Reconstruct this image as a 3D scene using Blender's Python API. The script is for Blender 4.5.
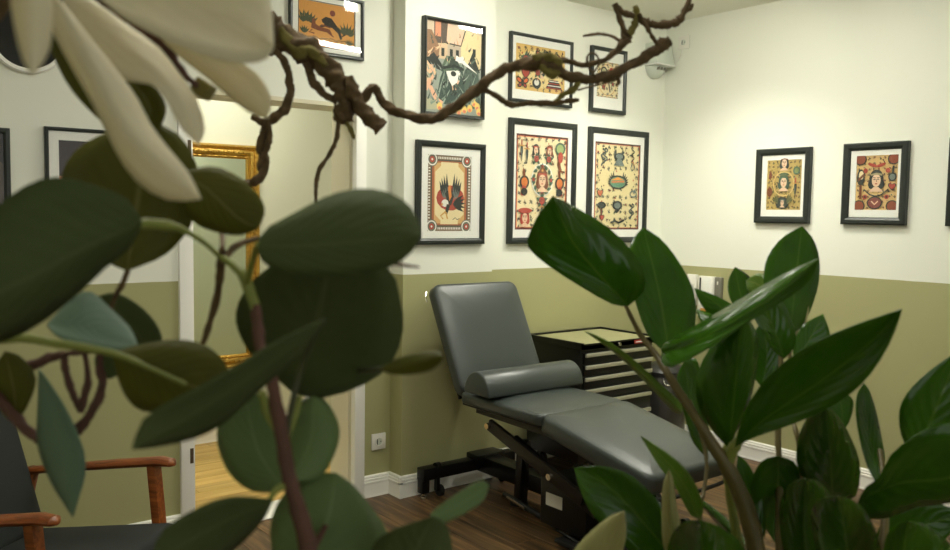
import bpy, bmesh, math, random
from mathutils import Vector, Matrix, Euler
random.seed(7)
for o in list(bpy.data.objects): bpy.data.objects.remove(o)
S = bpy.context.scene
COL = S.collection
# ------------------------------------------------------------------ camera
W_, H_, F_ = 950, 550, 866.8
CAM = Vector((-4.3698, -3.5930, 1.4))
YAW, PITCH, ROLL = 0.67296, -0.07054, 0.01546
fw = Vector((math.sin(YAW)*math.cos(PITCH), math.cos(YAW)*math.cos(PITCH), math.sin(PITCH)))
r0 = Vector((math.cos(YAW), -math.sin(YAW), 0)); u0 = r0.cross(fw)
RT = r0*math.cos(ROLL)+u0*math.sin(ROLL); UP = u0*math.cos(ROLL)-r0*math.sin(ROLL)
cd = bpy.data.cameras.new('camera'); cam = bpy.data.objects.new('camera', cd); COL.objects.link(cam)
cam.matrix_world = Matrix(((RT.x, UP.x, -fw.x, CAM.x), (RT.y, UP.y, -fw.y, CAM.y), (RT.z, UP.z, -fw.z, CAM.z), (0, 0, 0, 1)))
cd.sensor_width = 36; cd.lens = 36*F_/W_; cd.clip_start = 0.02; cd.clip_end = 60
cd.dof.use_dof = True; cd.dof.focus_distance = 3.2; cd.dof.aperture_fstop = 10.5
S.camera = cam
# ------------------------------------------------------------------ world, exposure
w = bpy.data.worlds.new('world'); S.world = w; w.use_nodes = True
w.node_tree.nodes['Background'].inputs[0].default_value = (0.97, 1.0, 0.92, 1)
w.node_tree.nodes['Background'].inputs[1].default_value = 0.85
S.view_settings.view_transform = 'Standard'; S.view_settings.look = 'None'
S.view_settings.exposure = 0.14; S.view_settings.gamma = 1.0
try: S.view_settings.use_curve_mapping = False
except Exception: pass
def alight(name, loc, size, power, color, rot=(0, 0, 0), sy=None):
    l = bpy.data.lights.new(name, 'AREA'); l.energy = power; l.color = color; l.size = size
    if sy: l.shape = 'RECTANGLE'; l.size_y = sy
    o = bpy.data.objects.new(name, l); COL.objects.link(o); o.location = loc; o.rotation_euler = rot
    return o
port = alight('window_portal', (-3.625, -5.56, 1.435), 3.45, 1.0, (1, 1, 1), (math.pi/2, 0, 0), 1.97); port.data.cycles.is_portal = True
WARM = (1.0, 0.985, 0.86)
TUBE_E, SPOT_E, PANEL_E, HALL_E = 88.0, 72.0, 11.0, 22.0

# ------------------------------------------------------------------ helpers
def s2l(c): return c/12.92 if c <= 0.04045 else ((c+0.055)/1.055)**2.4
def rgb(r, g, b): return (s2l(r/255), s2l(g/255), s2l(b/255), 1)
def at(x, y, d):
    return CAM + (fw + RT*((x-475)/F_) + UP*(-(y-275)/F_))*d
MATS = {}
def nmat(name):
    m = bpy.data.materials.new(name); m.use_nodes = True
    nt = m.node_tree; b = nt.nodes['Principled BSDF']; MATS[name] = m
    return m, nt, b
def setp(b, **k):
    for n, v in k.items():
        n = n.replace('_', ' ')
        if n in b.inputs: b.inputs[n].default_value = v
def N(nt, t, **k):
    n = nt.nodes.new(t)
    for a, v in k.items(): setattr(n, a, v)
    return n
def plain(name, col, rough=0.5, metal=0.0, spec=0.5, noise=0.0, nscale=30, bump=0.0, coat=0.0, stretch=(1, 1, 1)):
    m, nt, b = nmat(name)
    setp(b, Base_Color=col, Roughness=rough, Metallic=metal)
    b.inputs['Specular IOR Level'].default_value = spec
    b.inputs['Coat Weight'].default_value = coat
    if noise or bump:
        tc = N(nt, 'ShaderNodeTexCoord'); mp = N(nt, 'ShaderNodeMapping'); mp.inputs['Scale'].default_value = stretch
        nz = N(nt, 'ShaderNodeTexNoise'); nz.inputs['Scale'].default_value = nscale; nz.inputs['Detail'].default_value = 5
        nt.links.new(tc.outputs['Object'], mp.inputs[0]); nt.links.new(mp.outputs[0], nz.inputs['Vector'])
        if noise:
            mx = N(nt, 'ShaderNodeMix', data_type='RGBA')
            mx.inputs[6].default_value = tuple(c*(1-noise) for c in col[:3])+(1,)
            mx.inputs[7].default_value = tuple(min(1, c*(1+noise)) for c in col[:3])+(1,)
            nt.links.new(nz.outputs['Fac'], mx.inputs[0]); nt.links.new(mx.outputs[2], b.inputs['Base Color'])
        if bump:
            bp = N(nt, 'ShaderNodeBump'); bp.inputs['Strength'].default_value = bump; bp.inputs['Distance'].default_value = 0.002
            nt.links.new(nz.outputs['Fac'], bp.inputs['Height']); nt.links.new(bp.outputs[0], b.inputs['Normal'])
    return m
def emis(name, col, e):
    m, nt, b = nmat(name); setp(b, Base_Color=(0.8, 0.8, 0.8, 1)); b.inputs['Emission Color'].default_value = col; b.inputs['Emission Strength'].default_value = e
    return m

class MB:
    def __init__(s): s.v = []; s.f = []
    def add(s, vs, fs):
        o = len(s.v); s.v += [tuple(v) for v in vs]; s.f += [tuple(i+o for i in f) for f in fs]
    def box(s, x0, x1, y0, y1, z0, z1, M=None):
        vs = [Vector((x, y, z)) for x in (x0, x1) for y in (y0, y1) for z in (z0, z1)]
        if M: vs = [M @ v for v in vs]
        s.add(vs, [(0, 1, 3, 2), (4, 6, 7, 5), (0, 4, 5, 1), (2, 3, 7, 6), (0, 2, 6, 4), (1, 5, 7, 3)]); return s
    def bar(s, p0, p1, wd, th, up=(0, 0, 1)):
        p0 = Vector(p0); p1 = Vector(p1); a = (p1-p0); L = a.length; a.normalize()
        up = Vector(up); r = a.cross(up)
        if r.length < 1e-4: r = a.cross(Vector((1, 0, 0)))
        r.normalize(); u = r.cross(a)
        vs = [p + r*sx*wd/2 + u*sz*th/2 for p in (p0, p1) for sx in (-1, 1) for sz in (-1, 1)]
        s.add(vs, [(0, 2, 3, 1), (4, 5, 7, 6), (0, 1, 5, 4), (2, 6, 7, 3), (0, 4, 6, 2), (1, 3, 7, 5)]); return s
    def cyl(s, p0, p1, r0_, r1_=None, n=16):
        if r1_ is None: r1_ = r0_
        return s.tube([p0, p1], [r0_, r1_], n, smooth=False)
    def tube(s, pts, rad, n=8, smooth=True, res=4, jit=0.0, cap=True, lobes=0.0, twist=0.0):
        pts = [Vector(p) for p in pts]
        if isinstance(rad, (int, float)): rad = [rad]*len(pts)
        if smooth and len(pts) > 2:
            P = []; Rr = []
            for i in range(len(pts)-1):
                a = pts[max(i-1, 0)]; b = pts[i]; c = pts[i+1]; d = pts[min(i+2, len(pts)-1)]
                for k in range(res):
                    t = k/res
                    P.append(0.5*((2*b)+(c-a)*t+(2*a-5*b+4*c-d)*t*t+(3*b-a-3*c+d)*t**3)); Rr.append(rad[i]*(1-t)+rad[i+1]*t)
            P.append(pts[-1]); Rr.append(rad[-1]); pts, rad = P, Rr
        if jit: rad = [r*(1+random.uniform(-jit, jit)) for r in rad]
        vs = []; fs = []; ref = None
        for i, p in enumerate(pts):
            t = pts[min(i+1, len(pts)-1)]-pts[max(i-1, 0)]
            if t.length < 1e-9: t = Vector((0, 0, 1))
            t.normalize()
            if ref is None:
                ref = t.cross(Vector((0.3, 0.2, 1)));
                if ref.length < 1e-3: ref = t.cross(Vector((1, 0, 0)))
            ref = ref - t*ref.dot(t); ref.normalize(); bi = t.cross(ref)
            for k in range(n):
                a = 2*math.pi*k/n; rr = rad[i]*(1+(random.uniform(-jit, jit) if jit else 0)+(lobes*math.cos(3*a+twist*i)+.5*lobes*math.cos(2*a-.7*twist*i) if lobes else 0))
                vs.append(p+ref*math.cos(a)*rr+bi*math.sin(a)*rr)
        for i in range(len(pts)-1):
            for k in range(n):
                fs.append((i*n+k, i*n+(k+1) % n, (i+1)*n+(k+1) % n, (i+1)*n+k))
        if cap: fs.append(tuple(range(n-1, -1, -1))); fs.append(tuple((len(pts)-1)*n+k for k in range(n)))
        s.add(vs, fs); return s
    def lathe(s, prof, c=(0, 0, 0), n=24, a0=0, a1=2*math.pi):
        full = abs(a1-a0-2*math.pi) < 1e-6; m = n if full else n+1
        vs = []; fs = []
        for (r, z) in prof:
            for k in range(m):
                a = a0+(a1-a0)*k/n; vs.append((c[0]+r*math.cos(a), c[1]+r*math.sin(a), c[2]+z))
        for i in range(len(prof)-1):
            for k in range(n):
                fs.append((i*m+k, i*m+(k+1) % m, (i+1)*m+(k+1) % m, (i+1)*m+k))
        s.add(vs, fs); return s
    def extr(s, prof, f0, f1):   # prof list of 2D, f maps (a,b)->3D at both ends
        n = len(prof); vs = [f0(*p) for p in prof]+[f1(*p) for p in prof]
        s.add(vs, [tuple(range(n)), tuple(range(2*n-1, n-1, -1))]+[(i, i+n, (i+1) % n+n, (i+1) % n) for i in range(n)]); return s
    def build(s, name, mat, parent=None, smooth=False, off=None, bevel=0.0, seg=2, angle=40):
        vs = s.v if off is None else [(v[0]-off[0], v[1]-off[1], v[2]-off[2]) for v in s.v]
        me = bpy.data.meshes.new(name); me.from_pydata([tuple(v) for v in vs], [], s.f); me.update()
        bm = bmesh.new(); bm.from_mesh(me); bmesh.ops.recalc_face_normals(bm, faces=bm.faces)
        if bevel: bmesh.ops.bevel(bm, geom=list(bm.edges), offset=bevel, segments=seg, profile=0.5, affect='EDGES', clamp_overlap=True)
        bm.to_mesh(me); bm.free()
        if smooth or bevel:
            me.polygons.foreach_set('use_smooth', [True]*len(me.polygons))
            try: me.set_sharp_from_angle(angle=math.radians(angle))
            except Exception: pass
        me.materials.append(MATS[mat] if isinstance(mat, str) else mat)
        o = bpy.data.objects.new(name, me); COL.objects.link(o)
        if parent: o.parent = parent
        return o
def thing(name, label, cat, loc=(0, 0, 0), rz=0, group=None):
    o = bpy.data.objects.new(name, None); COL.objects.link(o); o.location = loc; o.rotation_euler = (0, 0, rz)
    o.empty_display_size = 0.05; return tag(o, label, cat, group)
def tag(o, label, cat, group=None):
    o['label'] = label; o['category'] = cat
    if group: o['group'] = group
    return o
def struct(o, label=None, cat=None):
    o['kind'] = 'structure'
    if label: o['label'] = label
    if cat: o['category'] = cat
    return o
def cushion(name, size, rc, r, mat, parent, M, dome=0.012):
    """upholstered slab: rounded plan corners, rolled edges, slightly domed top"""
    sx, sy, sz = size; hz = sz/2; lay = [(.006, -hz), (0, -hz+.006), (0, hz-r)]
    for k in range(1, 6): an = k*math.pi/10; lay.append((r*(1-math.cos(an)), hz-r+r*math.sin(an)*.8))
    zc = lay[-1][1]
    for k, i_ in enumerate((.045, .075, .11, .15, .19)): lay.append((i_, zc+dome*(1-(1-(k+1)/5)**2)))
    vs = []; q = 6; n = 4*(q+1)
    for ins, z in lay:
        a_, b_ = sx/2-ins, sy/2-ins; rr = max(rc-ins, .006); rr = min(rr, a_, b_)
        for ci, (cx, cy) in enumerate(((a_-rr, b_-rr), (-a_+rr, b_-rr), (-a_+rr, -b_+rr), (a_-rr, -b_+rr))):
            for k in range(q+1): an = ci*math.pi/2+k*math.pi/2/q; vs.append(M @ Vector((cx+rr*math.cos(an), cy+rr*math.sin(an), z)))
    fs = [(i*n+k, i*n+(k+1) % n, (i+1)*n+(k+1) % n, (i+1)*n+k) for i in range(len(lay)-1) for k in range(n)]+[tuple(range(n-1, -1, -1)), tuple((len(lay)-1)*n+k for k in range(n))]
    mb = MB(); mb.add(vs, fs); return mb.build(name, mat, parent, smooth=True, angle=75)
def rbox(name, size, r, seg, mat, parent, M, dome=0.0):
    bm = bmesh.new(); bmesh.ops.create_cube(bm, size=1.0)
    for v in bm.verts: v.co = Vector((v.co.x*size[0], v.co.y*size[1], v.co.z*size[2]))
    bmesh.ops.bevel(bm, geom=list(bm.edges), offset=r, segments=seg, profile=0.5, affect='EDGES')
    me = bpy.data.meshes.new(name); bm.transform(M); bm.to_mesh(me); bm.free()
    me.polygons.foreach_set('use_smooth', [True]*len(me.polygons))
    me.materials.append(MATS[mat]); o = bpy.data.objects.new(name, me); COL.objects.link(o)
    if parent: o.parent = parent
    return o

# ------------------------------------------------------------------ materials of the room
DADO, CEIL, BRY = 1.100, 2.6065, 0.1045
def wallmat():
    m, nt, b = nmat('wall_paint')
    g = N(nt, 'ShaderNodeNewGeometry'); sp = N(nt, 'ShaderNodeSeparateXYZ'); nt.links.new(g.outputs['Position'], sp.inputs[0])
    nz = N(nt, 'ShaderNodeTexNoise'); nz.inputs['Scale'].default_value = 9; nt.links.new(g.outputs['Position'], nz.inputs['Vector'])
    ad = N(nt, 'ShaderNodeMath', operation='MULTIPLY_ADD'); ad.inputs[1].default_value = 0.004; nt.links.new(nz.outputs['Fac'], ad.inputs[0]); nt.links.new(sp.outputs['Z'], ad.inputs[2])
    gt = N(nt, 'ShaderNodeMath', operation='GREATER_THAN'); gt.inputs[1].default_value = DADO+0.002; nt.links.new(ad.outputs[0], gt.inputs[0])
    mx = N(nt, 'ShaderNodeMix', data_type='RGBA'); mx.inputs[6].default_value = rgb(170, 168, 122); mx.inputs[7].default_value = rgb(237, 238, 225)
    nt.links.new(gt.outputs[0], mx.inputs[0]); nt.links.new(mx.outputs[2], b.inputs['Base Color'])
    n2 = N(nt, 'ShaderNodeTexNoise'); n2.inputs['Scale'].default_value = 240; n2.inputs['Detail'].default_value = 3; nt.links.new(g.outputs['Position'], n2.inputs['Vector'])
    bp = N(nt, 'ShaderNodeBump'); bp.inputs['Strength'].default_value = 0.12; bp.inputs['Distance'].default_value = 0.002; nt.links.new(n2.outputs['Fac'], bp.inputs['Height']); nt.links.new(bp.outputs[0], b.inputs['Normal'])
    b.inputs['Roughness'].default_value = 0.62; b.inputs['Specular IOR Level'].default_value = 0.3
wallmat()
plain('ceiling_paint', rgb(240, 240, 226), 0.8, bump=0.1, nscale=160)
plain('trim_white', rgb(252, 251, 243), 0.35, bump=0.03, nscale=60)
plain('hall_paint', rgb(218, 219, 198), 0.7, bump=0.06, nscale=150)
plain('door_lining', rgb(222, 216, 188), 0.45)
def woodmat(name, c0, c1, c2, rough, axis, sc=1.0):
    m, nt, b = nmat(name)
    tc = N(nt, 'ShaderNodeTexCoord'); oi = N(nt, 'ShaderNodeObjectInfo')
    mp = N(nt, 'ShaderNodeMapping'); st = [14*sc, 14*sc, 14*sc]; st[axis] = 0.9*sc; mp.inputs['Scale'].default_value = st
    cb = N(nt, 'ShaderNodeCombineXYZ'); ml = N(nt, 'ShaderNodeMath', operation='MULTIPLY'); ml.inputs[1].default_value = 37.0
    nt.links.new(oi.outputs['Random'], ml.inputs[0])
    for i in range(3): nt.links.new(ml.outputs[0], cb.inputs[i])
    va = N(nt, 'ShaderNodeVectorMath', operation='ADD'); nt.links.new(tc.outputs['Object'], va.inputs[0]); nt.links.new(cb.outputs[0], va.inputs[1])
    nt.links.new(va.outputs[0], mp.inputs[0])
    nz = N(nt, 'ShaderNodeTexNoise'); nz.inputs['Scale'].default_value = 2.2; nz.inputs['Detail'].default_value = 8; nz.inputs['Roughness'].default_value = 0.65; nz.inputs['Distortion'].default_value = 0.6
    nt.links.new(mp.outputs[0], nz.inputs['Vector'])
    cr = N(nt, 'ShaderNodeValToRGB'); e = cr.color_ramp.elements; e[0].position = 0.33; e[0].color = c0; e[1].position = 0.68; e[1].color = c2
    x = cr.color_ramp.elements.new(0.5); x.color = c1
    nt.links.new(nz.outputs['Fac'], cr.inputs[0])
    hv = N(nt, 'ShaderNodeHueSaturation'); mr = N(nt, 'ShaderNodeMapRange'); mr.inputs[3].default_value = 0.72; mr.inputs[4].default_value = 1.25
    nt.links.new(oi.outputs['Random'], mr.inputs[0]); nt.links.new(mr.outputs[0], hv.inputs['Value']); nt.links.new(cr.outputs[0], hv.inputs['Color']); nt.links.new(hv.outputs[0], b.inputs['Base Color'])
    bp = N(nt, 'ShaderNodeBump'); bp.inputs['Strength'].default_value = 0.25; bp.inputs['Distance'].default_value = 0.002; nt.links.new(nz.outputs['Fac'], bp.inputs['Height']); nt.links.new(bp.outputs[0], b.inputs['Normal'])
    b.inputs['Roughness'].default_value = rough
    return m
woodmat('floor_wood', rgb(52, 38, 24), rgb(92, 68, 42), rgb(138, 106, 68), 0.42, 1)
woodmat('hall_wood', rgb(186, 148, 76), rgb(210, 174, 98), rgb(224, 192, 120), 0.45, 0)
woodmat('teak', rgb(84, 40, 14), rgb(124, 64, 26), rgb(148, 84, 38), 0.3, 0, 2.0)
plain('subfloor', rgb(34, 24, 16), 0.9)

# ------------------------------------------------------------------ the room
XL, YF = -5.6, -5.5
struct(MB().box(XL, 0, YF, 0.0, -0.08, -0.016).build('floor', 'subfloor'), 'dark brown wooden plank floor of the studio', 'floor')
floor = bpy.data.objects['floor']
pm = {}
PW = 0.132
def plank_mesh(L, wd, th, axis, mat):
    k = (round(L, 3), wd, axis, mat)
    if k not in pm:
        o = MB()
        if axis == 1: o.box(0, wd-0.0016, 0, L-0.0016, -th, 0)
        else: o.box(0, L-0.0016, 0, wd-0.0016, -th, 0)
        ob = o.build('plank', mat, bevel=0.0012, seg=1); pm[k] = ob.data; bpy.data.objects.remove(ob)
    return pm[k]
def plank(L, wd, axis, mat, loc, parent):
    o = bpy.data.objects.new('plank', plank_mesh(L, wd, 0.016, axis, mat)); COL.objects.link(o); o.location = loc; o.parent = parent
n = int(math.ceil(-XL/PW))
for i in range(n):
    x = -(i+1)*PW
    y = 0.0; first = (0.55, 1.3, 0.9, 1.6)[(i*3) % 4]
    while y > YF+0.05:
        L = min(first, y-YF); first = 1.5 if x > -3.6 else 3.0
        plank(L, PW, 1, 'floor_wood', (x, y-L, 0), floor); y -= L
struct(MB().box(XL-0.1, 0.1, YF-0.1, 0.2, CEIL, CEIL+0.1).build('ceiling', 'ceiling_paint'))
OX0, OX1, OZ = -3.09, -2.19, 1.905
wb = MB().box(XL, OX0, 0, 0.2, 0, CEIL).box(OX1, 0.1, 0, 0.2, 0, CEIL).box(OX0, OX1, 0, 0.2, OZ, CEIL)
struct(wb.build('wall_back', 'wall_paint'), 'white wall with olive green lower half', 'wall')
struct(MB().box(-2.0345, -1.476, -BRY, 0.0, 0, CEIL).build('wall_breast', 'wall_paint'), 'shallow projecting wall section painted white over olive', 'wall')
struct(MB().box(0, 0.1, YF, 0, 0, CEIL).build('wall_right', 'wall_paint'))
struct(MB().box(XL-0.1, XL, YF, 0.2, 0, CEIL).build('wall_left', 'wall_paint'))
WX0, WX1, WZ0, WZ1 = -5.35, -1.9, .45, 2.42
struct(MB().box(XL-0.1, WX0, YF-0.2, YF, 0, CEIL).box(WX1, 0.1, YF-0.2, YF, 0, CEIL).box(WX0, WX1, YF-0.2, YF, 0, WZ0).box(WX0, WX1, YF-0.2, YF, WZ1, CEIL).build('wall_front', 'wall_paint'))
w1 = thing('window_1', 'wide white framed shop window behind the viewer', 'window', ((WX0+WX1)/2, YF, WZ0)); w1['kind'] = 'structure'; off = tuple(w1.location)
for k in range(4):
    x = WX0+(WX1-WX0)*k/3; x = min(max(x, WX0+.03), WX1-.03); MB().box(x-.03, x+.03, YF-.12, YF-.05, WZ0, WZ1).build('mullion', 'trim_white', w1, off=off)
for z in (WZ0+.03, WZ1-.03): MB().box(WX0, WX1, YF-.12, YF-.05, z-.03, z+.03).build('window_rail', 'trim_white', w1, off=off)
MB().box(WX0-.03, WX1+.03, YF-.12, YF+.04, WZ0-.03, WZ0).build('window_sill', 'trim_white', w1, off=off)
m, nt, b = nmat('window_glass'); nt.nodes.remove(b); gt_ = N(nt, 'ShaderNodeBsdfTransparent'); nt.links.new(gt_.outputs[0], nt.nodes['Material Output'].inputs[0])
for k in range(3):
    x = WX0+(WX1-WX0)*k/3; MB().box(x+.03, x+(WX1-WX0)/3-.03, YF-.09, YF-.085, WZ0+.06, WZ1-.06).build('pane', 'window_glass', w1, off=off)
# baseboards with a stepped top
BP = [(0, 0), (.018, 0), (.018, .006), (.016, .010), (.016, .066), (.0185, .069), (.0185, .077), (.014, .079), (.014, .082), (.0165, .084), (.0165, .091), (.011, .093), (.011, .0955), (.013, .097), (.012, .1035), (.006, .1076), (0, .1076)]
def base_x(mb, x0, x1, yw, s=-1):
    mb.extr(BP, lambda a, b: (x0, yw+s*a, b), lambda a, b: (x1, yw+s*a, b))
def base_y(mb, y0, y1, xw, s=-1):
    mb.extr(BP, lambda a, b: (xw+s*a, y0, b), lambda a, b: (xw+s*a, y1, b))
mb = MB(); base_x(mb, XL, OX0, 0); base_x(mb, OX1, -2.0345, 0); base_y(mb, 0, -BRY-0.0185, -2.0345); base_x(mb, -2.053, -1.4575, -BRY); base_y(mb, 0, -BRY-0.0185, -1.476, 1); base_x(mb, -1.476, 0, 0)
struct(mb.build('baseboard_back', 'trim_white'))
mb = MB(); base_y(mb, 0, YF, 0); struct(mb.build('baseboard_right', 'trim_white'))
# door opening (leaf taken off)
d1 = thing('door_1', 'white door frame without a leaf, open to the hall with the gilt mirror', 'door frame', (-2.64, 0, 0)); d1['kind'] = 'structure'
off = (-2.64, 0, 0)
MB().box(OX0, -3.03, -0.018, 0.2, 0, OZ).build('jamb', 'trim_white', d1, off=off, bevel=0.003)
MB().box(-2.247, OX1, -0.018, 0.02, 0, OZ).build('casing', 'trim_white', d1, off=off, bevel=0.003)
MB().box(-2.247, OX1, 0.02, 0.2, 0, OZ).box(-2.257, -2.247, 0.03, 0.2, 0, OZ-0.018).build('jamb', 'door_lining', d1, off=off)
MB().box(-3.03, -2.247, 0.0, 0.2, OZ-0.018, OZ).build('head', 'door_lining', d1, off=off)
MB().box(-3.03, -2.257, -0.01, 0.2, 0.0005, 0.006).build('threshold', 'trim_white', d1, off=off, bevel=0.002)
plain('hinge_metal', rgb(120, 104, 84), 0.35, 0.8)
for hz in (0.355, 1.655):
    MB().box(-3.052, -3.038, -0.0205, -0.016, hz-0.032, hz+0.032).build('hinge_plate', 'hinge_metal', d1, off=off)
# hall behind the opening
HY = 1.43
hf = struct(MB().box(-4.2, -0.6, 0.2, HY+0.1, -0.08, -0.016).build('floor_hall', 'subfloor'), 'honey coloured plank floor seen through the doorway', 'floor')
for i in range(11):
    y = 0.2+0.1135*i
    if y > HY: break
    x = -3.9+0.37*(i % 3); y += .0
    while x < -1.0:
        plank(1.1, 0.1112, 0, 'hall_wood', (x, y, 0), hf); x += 1.1
struct(MB().box(-4.2, -0.6, HY, HY+0.1, 0, 2.5).build('wall_hall', 'hall_paint'))
struct(MB().box(-0.7, -0.6, 0.2, HY, 0, 2.5).build('wall_hall_right', 'hall_paint'))
struct(MB().box(-4.2, -4.1, 0.2, HY, 0, 2.5).build('wall_hall_left', 'hall_paint'))
struct(MB().box(-4.2, -0.6, 0.2, HY+0.1, 2.5, 2.6).build('ceiling_hall', 'ceiling_paint'))
struct(MB().box(-4.1, OX0, .2, .206, 0, 2.5).box(OX1, -.7, .2, .206, 0, 2.5).box(OX0, OX1, .2, .206, OZ, 2.5).build('wall_hall_front', 'hall_paint'))
mb = MB(); base_x(mb, -4.1, -0.7, HY); struct(mb.build('baseboard_hall', 'trim_white'))

# ------------------------------------------------------------------ lamps
emis('tube_light', WARM+(1,), TUBE_E); emis('fill_panel_light', WARM+(1,), PANEL_E); emis('hall_fill_light', (1, 0.97, 0.86, 1), HALL_E)
plain('lamp_white', rgb(235, 235, 230), 0.4)
for lab, p0_, p1_ in (('white tube lamp on the ceiling over the couch foot', (-1.52, -1.92), (-1.02, -2.02)), ('white tube lamp on the ceiling over the couch head', (-1.98, -.56), (-1.74, -.94)), ('white tube lamp on the ceiling over the drawer trolley', (-1.0, -1.06), (-.66, -1.12))):
    tl_ = thing('tube_lamp', lab, 'lamp', ((p0_[0]+p1_[0])/2, (p0_[1]+p1_[1])/2, CEIL)); o_ = tuple(tl_.location)
    MB().bar((*p0_, CEIL-.011), (*p1_, CEIL-.011), .09, .02).build('housing', 'lamp_white', tl_, off=o_); MB().bar((*p0_, CEIL-.032), (*p1_, CEIL-.032), .07, .02).build('diffuser', 'tube_light', tl_, off=o_, bevel=.006)
sl = thing('spot_lamp', 'small white ceiling spot near the picture corner', 'lamp', (-0.72, -0.70, CEIL))
MB().lathe([(0.0, 0), (0.05, 0), (0.05, -0.03), (0.035, -0.03), (0.03, -0.012), (0, -0.012)]).build('housing', 'lamp_white', sl, smooth=True)
sp = bpy.data.lights.new('spot_beam', 'SPOT'); sp.energy = SPOT_E; sp.color = WARM; sp.spot_size = math.radians(124); sp.spot_blend = 0.9; sp.shadow_soft_size = 0.04
so = bpy.data.objects.new('spot_beam', sp); COL.objects.link(so); so.parent = sl; so.location = (0, 0, -0.034)
pl = thing('fill_panel', 'added square ceiling fill panel over the plants', 'lamp', (-3.9, -2.6, CEIL))  # unseen fill panel, added to brighten the foreground leaves
MB().box(-.31, .31, -.31, .31, -.03, 0).build('housing', 'lamp_white', pl); MB().box(-.29, .29, -.29, .29, -.034, -.03).build('diffuser', 'fill_panel_light', pl)
pl2 = thing('fill_panel', 'added square ceiling fill panel between armchair and couch', 'lamp', (-3.2, -1.7, CEIL))  # second unseen panel, added to lift the dim left side
MB().box(-.31, .31, -.31, .31, -.03, 0).build('housing', 'lamp_white', pl2); MB().box(-.29, .29, -.29, .29, -.034, -.03).build('diffuser', 'fill_panel_light', pl2)
hl = thing('fill_panel', 'added ceiling fill panel in the hall', 'lamp', (-2.5, 0.8, 2.5))  # unseen panel put in to light the hall and its mirror
MB().box(-.31, .31, -.21, .21, -.03, 0).build('housing', 'lamp_white', hl); MB().box(-.29, .29, -.19, .19, -.034, -.03).build('diffuser', 'hall_fill_light', hl)

# ------------------------------------------------------------------ pictures
plain('frame_black', rgb(34, 40, 36), 0.38, bump=0.05, nscale=80)
plain('mat_board', rgb(240, 240, 232), 0.8)
plain('backing', rgb(70, 60, 50), 0.9)
m, nt, b = nmat('picture_glass')
nt.nodes.remove(b); out = nt.nodes['Material Output']
tr = N(nt, 'ShaderNodeBsdfTransparent'); gl = N(nt, 'ShaderNodeBsdfGlossy'); gl.inputs['Roughness'].default_value = 0.03
lw = N(nt, 'ShaderNodeLayerWeight'); lw.inputs[0].default_value = 0.5
pw = N(nt, 'ShaderNodeMath', operation='POWER'); pw.inputs[1].default_value = 5.0; nt.links.new(lw.outputs['Facing'], pw.inputs[0])
fr = N(nt, 'ShaderNodeMath', operation='MULTIPLY_ADD'); fr.inputs[1].default_value = 0.96; fr.inputs[2].default_value = 0.02; nt.links.new(pw.outputs[0], fr.inputs[0]); mx = N(nt, 'ShaderNodeMixShader')
nt.links.new(fr.outputs[0], mx.inputs[0]); nt.links.new(tr.outputs[0], mx.inputs[1]); nt.links.new(gl.outputs[0], mx.inputs[2]); nt.links.new(mx.outputs[0], out.inputs[0])
m, nt, b = nmat('print_ink'); at_ = N(nt, 'ShaderNodeVertexColor', layer_name='ink'); nt.links.new(at_.outputs[0], b.inputs['Base Color']); b.inputs['Roughness'].default_value = 0.75

class Art:
    def __init__(s, w, h, bg): s.w = w; s.h = h; s.v = []; s.f = []; s.c = []; s.k = 0; s.rect(0, 0, w, h, bg)
    def poly(s, pts, col):
        s.k += 1; o = len(s.v); y = -0.000006*s.k
        pts = [(min(max(p[0], 0), s.w), min(max(p[1], 0), s.h)) for p in pts]
        s.v += [(p[0]-s.w/2, y, p[1]-s.h/2) for p in pts]; s.f.append(tuple(range(o, o+len(pts)))); s.c.append(col)
    def rect(s, x0, y0, x1, y1, col): s.poly([(x0, y0), (x1, y0), (x1, y1), (x0, y1)], col)
    def ell(s, cx, cy, rx, ry, col, rot=0, n=14):
        c, q = math.cos(rot), math.sin(rot)
        s.poly([(cx+rx*math.cos(a)*c-ry*math.sin(a)*q, cy+rx*math.cos(a)*q+ry*math.sin(a)*c) for a in [2*math.pi*i/n for i in range(n)]], col)
    def stroke(s, pts, wd, col, taper=False):
        L = []; R = []; n = len(pts)
        for i, p in enumerate(pts):
            a = pts[max(i-1, 0)]; b = pts[min(i+1, n-1)]; dx, dy = b[0]-a[0], b[1]-a[1]; l = math.hypot(dx, dy) or 1
            ww = wd/2*((1-0.85*i/(n-1)) if taper else 1)
            L.append((p[0]-dy/l*ww, p[1]+dx/l*ww)); R.append((p[0]+dy/l*ww, p[1]-dx/l*ww))
        s.k += 1; o = len(s.v); y = -0.000006*s.k
        s.v += [(p[0]-s.w/2, y, p[1]-s.h/2) for p in L+R]
        for i in range(n-1): s.f.append((o+i, o+i+1, o+n+i+1, o+n+i)); s.c.append(col)
    def ring(s, cx, cy, rx, ry, wd, col, n=20): s.stroke([(cx+rx*math.cos(2*math.pi*i/n), cy+ry*math.sin(2*math.pi*i/n)) for i in range(n+1)], wd, col)
    def leaf(s, cx, cy, l, wd, ang, col):
        c, q = math.cos(ang), math.sin(ang)
        P = [(0, 0), (l*.25, wd*.45), (l*.55, wd*.5), (l, 0), (l*.55, -wd*.5), (l*.25, -wd*.45)]
        s.poly([(cx+x*c-y*q, cy+x*q+y*c) for x, y in P], col)
    def build(s, parent, yoff, cx=0, cz=0):
        me = bpy.data.meshes.new('print'); me.from_pydata([(v[0]+cx, v[1]+yoff, v[2]+cz) for v in s.v], [], s.f)
        ca = me.color_attributes.new('ink', 'FLOAT_COLOR', 'CORNER')
        for p, col in zip(me.polygons, s.c):
            for li in p.loop_indices: ca.data[li].color = col
        me.materials.append(MATS['print_ink']); o = bpy.data.objects.new('print', me); COL.objects.link(o); o.parent = parent
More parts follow.
